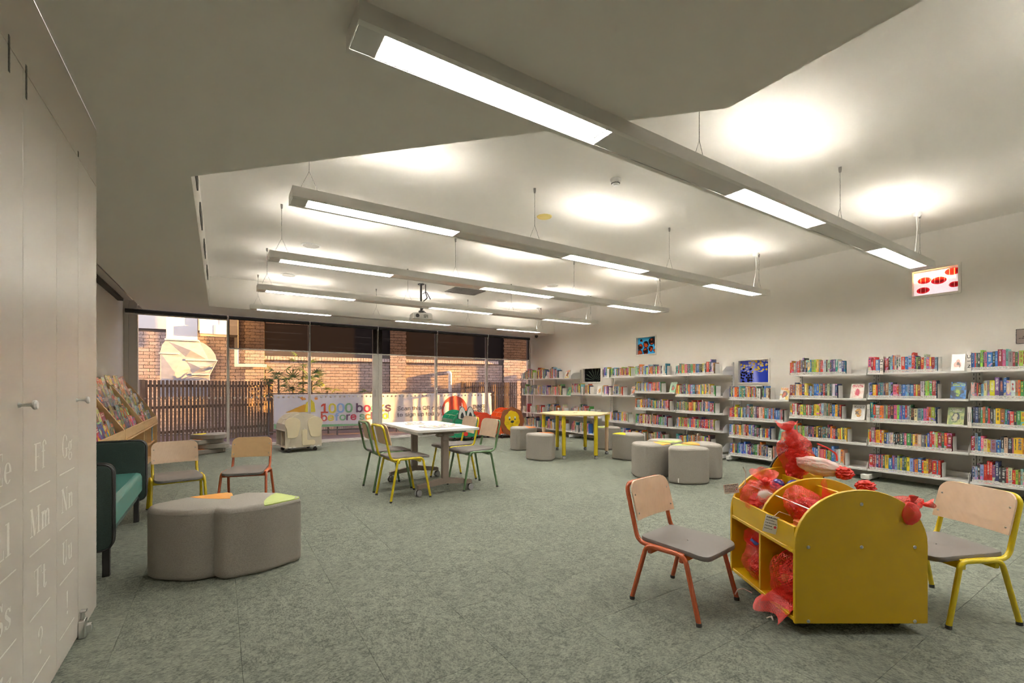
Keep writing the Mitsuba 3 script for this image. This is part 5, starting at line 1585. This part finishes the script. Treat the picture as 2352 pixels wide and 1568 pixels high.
# crocodile
cP0, cP1 = (4.40, 9.27), (5.01, 9.235)
t, M, w = make_bin('crocodile_bin', 'green crocodile-shaped book bin with bulging eyes behind the white table', cP0, cP1, .72, .69, 'm_bin_green', 'm_bin_green', .42)
put('teal_side', mikit.ply(trimesh.Trimesh(*move(box(-w / 2 - .002, -w / 2 + .006, .02, .70, .385, .506, .002), np.array(M.matrix)), process=False), 'm_bin_teal'), t)
snout = smooth_loop([(-.27, .40), (-.25, .50), (-.12, .535), (.05, .52), (.20, .50), (.27, .42), (.25, .33), (.05, .29), (-.20, .30)])
decal('snout', snout, -.022, .02, M, 'm_bin_green', t, .008)
for x in (-.10, .10):
    decal('eye', smooth_loop([(x - .08, .52), (x - .075, .66), (x - .03, .765), (x + .03, .765), (x + .075, .66), (x + .08, .52)]), -.042, .018, M, 'm_eye_white', t, .010)
    decal('pupil', smooth_loop([(x - .035, .53), (x - .033, .60), (x, .66), (x + .036, .60), (x + .038, .53)]), -.047, .006, M, 'm_black', t)
decal('tongue', smooth_loop([(-.06, .25), (.0, .235), (.045, .20), (.05, .14), (0, .115), (-.05, .14)]), -.022, .012, M, 'm_tongue', t)
for x in (-.16, .13): decal('tooth', [(x, .30), (x + .07, .30), (x + .035, .245)], -.02, .012, M, 'm_eye_white', t)
bin_books('crocodile', M, w, .72, .42, 4, 5, 'picture book standing in the side tray of the crocodile bin', -1, group='picture books in the crocodile bin')
# the red bin behind it
t, M, w = make_bin('red_bin', 'red book bin half hidden between the crocodile and the lion bins', (5.14, 9.56), (5.56, 9.52), .55, .62, 'm_bin_red', 'm_bin_red', .40, screws=False)
# lion
t, M, w = make_bin('lion_bin', 'orange-red lion-shaped book bin with a brown mane and yellow face', (5.644, 9.285), (6.256, 9.195), .62, .72, 'm_bin_orange', 'm_bin_orange', .43)
ang = np.linspace(0, 2 * PI, 64, endpoint=False)
mane = np.column_stack([(.315 + .016 * np.cos(8 * ang)) * np.cos(ang), .40 + (.345 + .018 * np.cos(8 * ang)) * np.sin(ang)])
decal('mane', mane, -.024, .02, M, 'm_mane', t)
face = np.column_stack([(.200 + .012 * np.cos(9 * ang + 1)) * np.cos(ang), .415 + (.245 + .012 * np.cos(7 * ang)) * np.sin(ang)])
decal('face', face, -.034, .01, M, 'm_face', t)
for x in (-.072, .072):
    decal('eye', arc(x, .485, .025, .04, 0, 360, 20)[:-1], -.037, .003, M, 'm_eye_white', t)
    decal('pupil', arc(x, .455, .021, .021, 0, 360, 16)[:-1], -.039, .003, M, 'm_black', t)
decal('nose', arc(0, .395, .046, .032, 0, 360, 20)[:-1], -.039, .004, M, 'm_black', t)
wk = MB()
for s in (-1, 1):
    for dz, q in ((.375, .02), (.355, .0), (.34, -.012)): wk.add(*move(tube([(s * .085, -.0355, dz), (s * .17, -.0355, dz + q)], .0018, 5), np.array(M.matrix)))
wk.add(*move(tube([(0, -.0355, .365), (0, -.0355, .325), (-.035, -.0355, .315)], .0018, 5), np.array(M.matrix))).add(*move(tube([(0, -.0355, .325), (.035, -.0355, .315)], .0018, 5), np.array(M.matrix)))
put('whiskers', wk.ply('m_black'), t)
for x in (-.27, -.22, -.17, .17, .22, .27): decal('toenail', arc(x, .088, .022, .028, 0, 180, 12), -.004, .003, M, 'm_eye_white', t)
put('tail', mikit.ply(trimesh.Trimesh(*move(tube([(-w / 2 + .05, .62, .50), (-w / 2 + .04, .70, .50)], .035, 14), np.array(M.matrix)), process=False), 'm_black', 40), t)
bin_books('lion', M, w, .62, .43, 4, 9, 'picture book standing in the upper side tray of the lion bin', -1, group='picture books in the lion bin')
bin_books('lion', M, w, .62, .43, 3, 19, 'picture book standing in the low side tray of the lion bin', -1, group='picture books low in the lion bin', low=True)

# ------------------------------------------------------------------ the yellow bin with net bags
YP0, YP1, YL = (2.378, 1.116), (2.929, .761), .66
YB, YM, yw = make_bin('yellow_bin', 'yellow bin on castors full of red net toy bags, nearest to the camera', YP0, YP1, YL, .716, 'm_bin_yellow', 'm_bin_yellow', .445, 1, True, .058, True, 'toy bin')
hd = round_poly(arc(.10, .66, .17, .165, 0, 360, 33)[:-1], 0)
put('head_disc', mikit.ply(trimesh.Trimesh(*upright_plate(hd, YL + .001, .016, YM), process=False), 'm_bin_yellow'), YB)
put('head_edge', mikit.ply(trimesh.Trimesh(*upright_plate(inset(ccw(hd), -.008), YL + .004, .012, YM), process=False), 'm_black'), YB)
YA = np.array(YM.matrix)


def net_red(p, n, uv):
    a = dr.abs(dr.sin((p.x + p.z * .6) * 900)) * dr.abs(dr.sin((p.y - p.z * .7) * 900))
    g = noise(p.x * 160, p.y * 160, p.z * 160)
    return mix((.36, .008, .006), (.80, .045, .028), dr.clip(a * .5 + g * .65, 0, 1))


mat('m_net_bulk', net_red, 0.5)
mat('m_net_strand', (.78, .035, .022), 0.42)
scene['m_pink_cloth'] = {'type': 'twosided', 'b': {'type': 'diffuse', 'reflectance': proc(lambda p, n, uv: mix((.74, .66, .62), (.70, .30, .27), smoothstep(.45, .75, fbm(p.x * 14, p.y * 14, p.z * 14, 3) * .7 + .3 * dr.abs(dr.sin((p.x + p.y) * 700)))))}}
mat('m_tag_card', (.76, .75, .72), .4); mat('m_pink_dot', (.62, .05, .12), .5); mat('m_cord', (.72, .62, .58), .8); mat('m_toy_orange', (.55, .14, .03), .5); mat('m_toy_blue', (.035, .03, .17), .25); mat('m_toy_white', (.70, .60, .56), .7); mat('m_toy_brown', (.20, .035, .02), .5); mat('m_strap', (.03, .12, .42), .5)


def crumple(c, r, seed, amp=.28, freq=14, sub=4, tilt=0.0):
    m = trimesh.creation.icosphere(subdivisions=sub)
    v = np.array(m.vertices)
    n = np.abs(meshkit.fbm(v * 2.1 + seed * 7.3, 4, seed) - .5) * 2
    n2 = meshkit.noise(v * freq * .35 + seed, seed + 3)
    v = v * (1 - amp * (1 - n)[:, None] * 1.1 + amp * .55 * (n2 - .5)[:, None])
    v = v * np.asarray(r)
    if tilt: v = v @ np.array([[math.cos(tilt), 0, -math.sin(tilt)], [0, 1, 0], [math.sin(tilt), 0, math.cos(tilt)]])
    return v + np.asarray(c), np.array(m.faces)


def strands(P, w=.0011, closed=True):
    """Diagonal net of thin ribbons over a grid of points P[i][j] (j around)."""
    P = np.asarray(P); ni, nj = P.shape[:2]; m_v, m_f, k = [], [], 0
    for i in range(ni - 1):
        for j in range(nj if closed else nj - 1):
            j2 = (j + 1) % nj
            for a, b in ((P[i, j], P[i + 1, j2]), (P[i, j2], P[i + 1, j])):
                d = b - a; L = np.linalg.norm(d)
                if L < 1e-6 or L > .06: continue
                nrm = np.cross(P[i, j2] - P[i, j], P[i + 1, j] - P[i, j]); s = np.cross(d, nrm); ls = np.linalg.norm(s)
                if ls < 1e-12: continue
                s = s / ls * w
                m_v += [a - s, a + s, b + s, b - s]; m_f.append([k, k + 1, k + 2, k + 3]); k += 4
    return np.array(m_v), np.array(m_f)


def bag_net(c, r, seed, top=(0, 0, 1), tuft=.3, nu=46, nv=34, w=.0011):
    """A net sack: round below, drawn together at the neck, a tuft above."""
    top = np.asarray(top, float); top /= np.linalg.norm(top)
    e1 = np.cross(top, [0.3, 1, 0.2]); e1 /= np.linalg.norm(e1); e2 = np.cross(top, e1)
    P = np.zeros((nv, nu, 3))
    for i in range(nv):
        t = i / (nv - 1)
        if t < .72: q = math.sin(PI * (t / .72) * .96) ** .6; hgt = -1 + 2 * t / .72
        else: q = .14 + .42 * ((t - .72) / .28) ** 1.1; hgt = 1 + tuft * (t - .72) / .28
        for j in range(nu):
            a = 2 * PI * j / nu
            P[i, j] = e1 * math.cos(a) * q * r[0] + e2 * math.sin(a) * q * r[1] + top * hgt * r[2]
    n = meshkit.fbm(P.reshape(-1, 3) * 16 + seed * 3.1, 3, seed).reshape(nv, nu, 1) - .5
    P = P * (1 + .55 * n) + np.asarray(c)
    return strands(P, w)


def YI(nm, vf, mt, par, sm=False, **k): return put(nm, mikit.ply(trimesh.Trimesh(*move(vf, YA), process=False), mt, sm), par, **k)


def card(c, w, h, ez, par, seed, rot=0.0, slant=0.0):
    """A printed tag: upright card facing -y, turned and tipped."""
    R = np.array(T().translate(list(c)).rotate([0, 0, 1], rot).rotate([1, 0, 0], slant).rotate([0, 1, 0], ez).matrix)
    k = put('tag', mikit.ply(trimesh.Trimesh(*move(box(-w / 2, w / 2, -.0006, .0006, -h / 2, h / 2), YA @ R), process=False), 'm_tag_card'), par)
    rg = random.Random(seed); m = MB()
    for i in range(5):
        z = h * (.36 - .16 * i); x = -w * .42
        lim = w * (.40 if i == 0 else rg.uniform(.0, .36))
        while x < lim:
            L = rg.uniform(.004, .010); m.add(*move(box(x, x + L, -.0011, -.0006, z - (.003 if i == 0 else .0016), z + (.003 if i == 0 else .0016)), YA @ R)); x += L + .0022
    put('print', m.ply('m_ink'), k)
    put('dot', mikit.ply(trimesh.Trimesh(*move(tube([(w * .34, -.0006, -h * .12), (w * .34, -.0012, -h * .12)], h * .075, 12), YA @ R), process=False), 'm_pink_dot'), k)


def bag(label): return thing('net_bag', label, 'net bag', None)


b1 = bag('full red net bag in the front tray of the yellow bin, below the round panel edge')
YI('bundle', crumple((-.115, .20, .565), (.125, .115, .085), 2, .30), 'm_net_bulk', b1, 50)
lab(YI('net', bag_net((-.13, .20, .555), (.15, .13, .10), 4, (.7, -.2, .6), .5), 'm_net_strand', b1), kind='stuff')
YI('knot', crumple((.0, .19, .615), (.042, .042, .034), 5, .3, sub=3), 'm_net_bulk', b1, 50)
YI('block', box(-.235, -.17, .105, .17, .455, .525, .006), 'm_toy_orange', b1)
YI('block', box(-.285, -.25, .10, .14, .455, .51, .005), 'm_toy_orange', b1)
card((-.352, .165, .498), .066, .092, 14, b1, 1, -12, -6)
YI('cord', tube([(-.335, .165, .54), (-.30, .18, .56), (-.24, .18, .54)], .0022, 6, False), 'm_cord', b1, True)
b2 = bag('red net bag with dark blue round toys and a pink soft toy in the rear tray of the yellow bin')
YI('bundle', crumple((-.19, .50, .525), (.12, .11, .075), 7, .28), 'm_net_bulk', b2, 50)
lab(YI('net', bag_net((-.20, .49, .56), (.13, .12, .11), 8, (-.2, -.3, .9), .5), 'm_net_strand', b2), kind='stuff')
YI('knot', crumple((-.225, .44, .665), (.030, .030, .034), 3, .3, sub=3), 'm_net_bulk', b2, 50)
YI('soft_toy', ellipsoid((-.235, .42, .585), (.045, .04, .042)), 'm_toy_white', b2, True)
YI('soft_toy', ellipsoid((-.09, .46, .565), (.06, .04, .035)), 'm_toy_white', b2, True)
for q in ((-.115, .52, .635), (-.02, .50, .632)): YI('round_toy', ellipsoid(q, (.042, .036, .032)), 'm_toy_blue', b2, True)
YI('ball', ellipsoid((-.065, .56, .63), (.026, .026, .026)), 'm_toy_orange', b2, True)
YI('plum_cloth', crumple((-.225, .40, .50), (.075, .06, .05), 9, .15), 'm_toy_brown', b2, 50)
card((-.375, .55, .600), .088, .058, -8, b2, 2, -6, 0)
YI('cord', tube(fillet([(-.335, .54, .60), (-.30, .53, .63), (-.295, .53, .70), (-.312, .53, .735)], .02, 4), .0024, 6, False), 'm_cord', b2, True)
YI('cord', tube(fillet([(-.27, .46, .56), (-.255, .45, .62), (-.235, .45, .655), (-.22, .45, .64)], .02, 4), .0024, 6, False), 'm_cord', b2, True)
b3 = bag('red net bag with a white label spilling out of the low front shelf of the yellow bin')
YI('bundle', crumple((-.225, .175, .20), (.085, .10, .12), 11, .30), 'm_net_bulk', b3, 50)
YI('bundle', crumple((-.20, .16, .325), (.07, .07, .065), 13, .34), 'm_net_bulk', b3, 50)
YI('cloth', crumple((-.215, .085, .245), (.055, .05, .075), 15, .34, sub=4), 'm_pink_cloth', b3, 25)
YI('cloth', crumple((-.165, .12, .335), (.04, .05, .05), 17, .3, sub=3), 'm_pink_cloth', b3, 25)
YI('ball', ellipsoid((-.275, .16, .215), (.024, .024, .024)), 'm_toy_orange', b3, True)
lab(YI('net', bag_net((-.225, .165, .22), (.11, .12, .17), 12, (.1, -.1, 1), .25), 'm_net_strand', b3), kind='stuff')
card((-.222, .048, .165), .062, .075, 8, b3, 3, -10, 12)
# the loose end of the sack lies over the edge of the base board
gu = np.linspace(0, 1, 30); gv = np.linspace(0, 1, 26)
G = np.zeros((30, 26, 3))
for i, u in enumerate(gu):
    for j, v_ in enumerate(gv):
        x = -.19 - .20 * u + .03 * math.sin(v_ * 7); y = .045 + (.29 - .05 * u) * v_
        z = .088 + .10 * (1 - u) ** 1.3 * math.sin(PI * min(1, .2 + v_ * .9)) - .05 * max(0, u - .62) / .38 + .012 * math.sin(9 * v_ + 5 * u)
        G[i, j] = (x, y, z)
lab(YI('loose_net', strands(G, .0012, False), 'm_net_strand', b3), kind='stuff')
idx = lambda i, j: i * 26 + j
YI('hem', MB().add((G * [1, 1, 1] - [0, 0, .004]).reshape(-1, 3), [[idx(i, j), idx(i + 1, j), idx(i + 1, j + 1), idx(i, j + 1)] for i in range(0, 23) for j in range(25)]).mesh().__class__ and ((G - [0, 0, .005]).reshape(-1, 3), np.array([[idx(i, j), idx(i + 1, j), idx(i + 1, j + 1)] for i in range(22) for j in range(25)] + [[idx(i, j), idx(i + 1, j + 1), idx(i, j + 1)] for i in range(22) for j in range(25)])), 'm_net_bulk', b3, True)
YI('cord', tube(fillet([(-.385, .10, .045), (-.40, .06, .04), (-.42, .05, .07), (-.44, .05, .06)], .02, 4), .003, 6, False), 'm_cord', b3, True)
YI('cord', tube(fillet([(-.375, .31, .07), (-.42, .32, .09), (-.45, .32, .085), (-.47, .31, .06)], .02, 4), .003, 6, False), 'm_cord', b3, True)
b4 = bag('red net bag with a blue strap on the low rear shelf of the yellow bin')
YI('bundle', crumple((-.225, .47, .165), (.085, .11, .075), 21, .22), 'm_net_bulk', b4, 50)
YI('bundle', crumple((-.19, .44, .26), (.06, .08, .06), 22, .22), 'm_net_bulk', b4, 50)
lab(YI('net', bag_net((-.225, .47, .19), (.10, .13, .13), 23, (-.4, -.2, .8), .4), 'm_net_strand', b4), kind='stuff')
YI('strap', tube(fillet([(-.30, .47, .315), (-.275, .45, .295), (-.235, .42, .27), (-.23, .41, .21)], .03, 4), .011, 8), 'm_strap', b4, True)
b5 = bag('tall crumpled red net bag heaped on top of the yellow bin beside the dark-edged disc')
YI('bundle', crumple((.045, .60, .70), (.07, .06, .09), 31, .28), 'm_net_bulk', b5, 50)
YI('bundle', crumple((.06, .60, .80), (.085, .07, .075), 32, .36), 'm_net_bulk', b5, 50)
YI('bundle', crumple((.04, .61, .885), (.058, .05, .065), 33, .34, tilt=.3), 'm_net_bulk', b5, 50)
lab(YI('net', bag_net((.05, .60, .80), (.10, .085, .15), 34, (-.25, 0, 1), .3), 'm_net_strand', b5), kind='stuff')
b6 = bag('pale pink cloth sack lying across the top of the yellow bin')
v, f = crumple((.135, .50, .745), (.165, .075, .062), 41, .16, tilt=.22)
YI('sack', (v, f), 'm_pink_cloth', b6, 40)
YI('cord', tube(fillet([(.16, .56, .875), (.22, .56, .85), (.28, .56, .81), (.275, .55, .77)], .05, 5), .005, 7, False), 'm_net_strand', b6, True)
b7 = bag('twisted red net bag trailing down the right-hand tray of the yellow bin')
YI('bundle', crumple((.235, .44, .715), (.075, .065, .055), 51, .36), 'm_net_bulk', b7, 50)
YI('bundle', crumple((.30, .36, .655), (.07, .06, .05), 52, .34), 'm_net_bulk', b7, 50)
YI('bundle', crumple((.345, .28, .585), (.07, .055, .04), 53, .25), 'm_net_bulk', b7, 50)
lab(YI('net', bag_net((.37, .24, .58), (.045, .05, .12), 54, (.85, -.25, .10), .5, 30, 26), 'm_net_strand', b7), kind='stuff')
b8 = bag('gathered tuft of red net hanging over the right shoulder of the yellow panel')
YI('knot', crumple((.255, .012, .655), (.032, .028, .030), 61, .36, sub=3), 'm_net_bulk', b8, 50)
lab(YI('net', bag_net((.235, -.008, .60), (.038, .016, .058), 62, (.25, .1, 1), .55, 30, 26, .0010), 'm_net_strand', b8), kind='stuff')
YI('bundle', crumple((.245, .10, .565), (.06, .07, .07), 63, .3), 'm_net_bulk', b8, 50)
lab(put('toy_cord', mikit.ply(trimesh.Trimesh(*move(tube(fillet([(.30, .22, .0775), (.345, .16, .07), (.375, .14, .08), (.40, .13, .085)], .02, 4), .0042, 7), YA), process=False), 'm_net_strand', True)), 'red and white cord end poking out at the right foot of the yellow bin', 'cord')

# ------------------------------------------------------------------ tiered picture-book rack on the left
mat('m_beech', lambda p, n, uv: mix((0.56, 0.36, 0.17), (0.66, 0.46, 0.245), fbm(p.x * 6, p.y * 5, p.z * 30, 3)), 0.42)
RX = -.95
YS = [5.46, 7.07, 8.64, 10.28]
side = [(RX, 0), (RX, .66), (RX - .02, .72), (-1.28, 1.20), (-1.40, 1.34), (-1.46, 1.34), (-1.46, 0)]
side = round_poly(side, [.005, .10, .08, .10, .04, .01, .005], 5)
for s in range(3):
    y0, y1 = YS[s], YS[s + 1]
    nm = ['nearest', 'middle', 'farthest'][s]
    t = thing('picture_book_rack', f'beech tiered book rack on the left, {["nearest, behind the sofa", "the middle one", "the end one by the window"][s]}', 'book rack', 'tiered picture-book racks')
    for y in (y0 + .001, y1 - .019):
        v, f = slab(side, 0, .018, .002)
        put('side_panel', mikit.ply(trimesh.Trimesh(np.column_stack([v[:, 0], y + v[:, 2], v[:, 1]]), f[:, ::-1], process=False), 'm_beech'), t)
    put('front_board', MB().box(RX - .02, RX - .004, y0 + .02, y1 - .02, .60, .715, .002).ply('m_beech'), t)
    put('front_trim', MB().box(RX - .03, RX + .012, y0 + .02, y1 - .02, .575, .592, .002).ply('m_beech'), t)
    put('back_board', MB().box(-1.455, -1.44, y0 + .02, y1 - .02, .02, 1.32).ply('m_beech'), t)
    put('plinth', MB().box(-1.44, RX - .02, y0 + .02, y1 - .02, .0, .06).ply('m_beech'), t)
    put('low_shelf', MB().box(-1.44, RX - .03, y0 + .02, y1 - .02, .27, .288).ply('m_beech'), t)
    for k in range(1, 3): put('partition', MB().box(-1.44, RX - .03, y0 + (y1 - y0) * k / 3 - .009, y0 + (y1 - y0) * k / 3 + .009, .06, .575).ply('m_beech'), t)
    put('counter', MB().box(-1.44, RX - .02, y0 + .02, y1 - .02, .575, .592).ply('m_beech'), t)
    rg = random.Random(100 + s)
    for k in range(5):
        xk, zk = RX - .055 - .083 * k, .597 + .140 * k
        if k: put('step', MB().box(xk - .07, xk + .012, y0 + .02, y1 - .02, zk - .014, zk).box(xk + .004, xk + .012, y0 + .02, y1 - .02, zk, zk + .05, .001).ply('m_beech'), t)
        y = y1 - .06; n = 0
        while y > y0 + .14:
            wd = rg.uniform(.13, .22); hh = rg.uniform(.19, .27)
            if y - wd < y0 + .03: break
            n += 1
            deep = rg.choice([1, 1, 2])
            for q in range(deep):
                nmc, base, _ = rb.choices(PAL, [z[2] for z in PAL])[0]
                c2, c3, c4 = (tuple(min(.75, x * rg.uniform(.5, 1.6) + rg.uniform(0, .12)) for x in rb.choices(PAL, [z[2] for z in PAL])[0][1]) for _ in range(3))
                ms, uv = cover_book(wd, hh - .012 * q, .007 if q == 0 else .02, [base, c2, c3, c4])
                Mk = T().translate([xk - .004 - .019 * q, y - wd / 2 - .02 * q, zk + .001]).rotate([0, 0, 1], 180).rotate([0, 1, 0], 15)
                lab(put('picture_book', mikit.ply(ms, 'm_cover', uv=uv), None, Mk), f'{nmc} picture book, {ordinal(n)} from the window end, {["lowest", "second", "third", "fourth", "top"][k]} tier of the {nm} rack{", behind another" if q else ""}', 'picture book', 'picture books on the tiered racks')
            y -= wd + rg.uniform(.0, .02)
for y, hh, th, c in ((9.90, .20, .03, (.60, .04, .03)), (9.86, .19, .02, (.72, .70, .66)), (10.10, .25, .03, (.25, .42, .60)), (10.14, .22, .05, (.74, .60, .03))):
    k, nm = new_book(0.0); BT[k] = (*c, *BT[k][3:])
    v, f, uv = book_mesh(th, hh, .16, k)
    v = v * [-1, 1, 1] + [RX - .05, y, .289]
    lab(put('storage_book', mikit.ply(trimesh.Trimesh(v, f[:, ::-1], process=False), 'm_book', uv=uv)), f'{["red", "white", "pale blue", "bright yellow"][[9.90, 9.86, 10.10, 10.14].index(y)]} book standing on the low shelf of the end rack by the window', 'book', 'books in the low shelf of the end rack')
# ------------------------------------------------------------------ colour tables of the books
BOOK_TABLE = [mi.Float(np.array([b[i] for b in BT], np.float32)) for i in range(7)]
COVER_TABLE = [mi.Float(np.array([c[i] for c in COVERS], np.float32)) for i in range(12)]
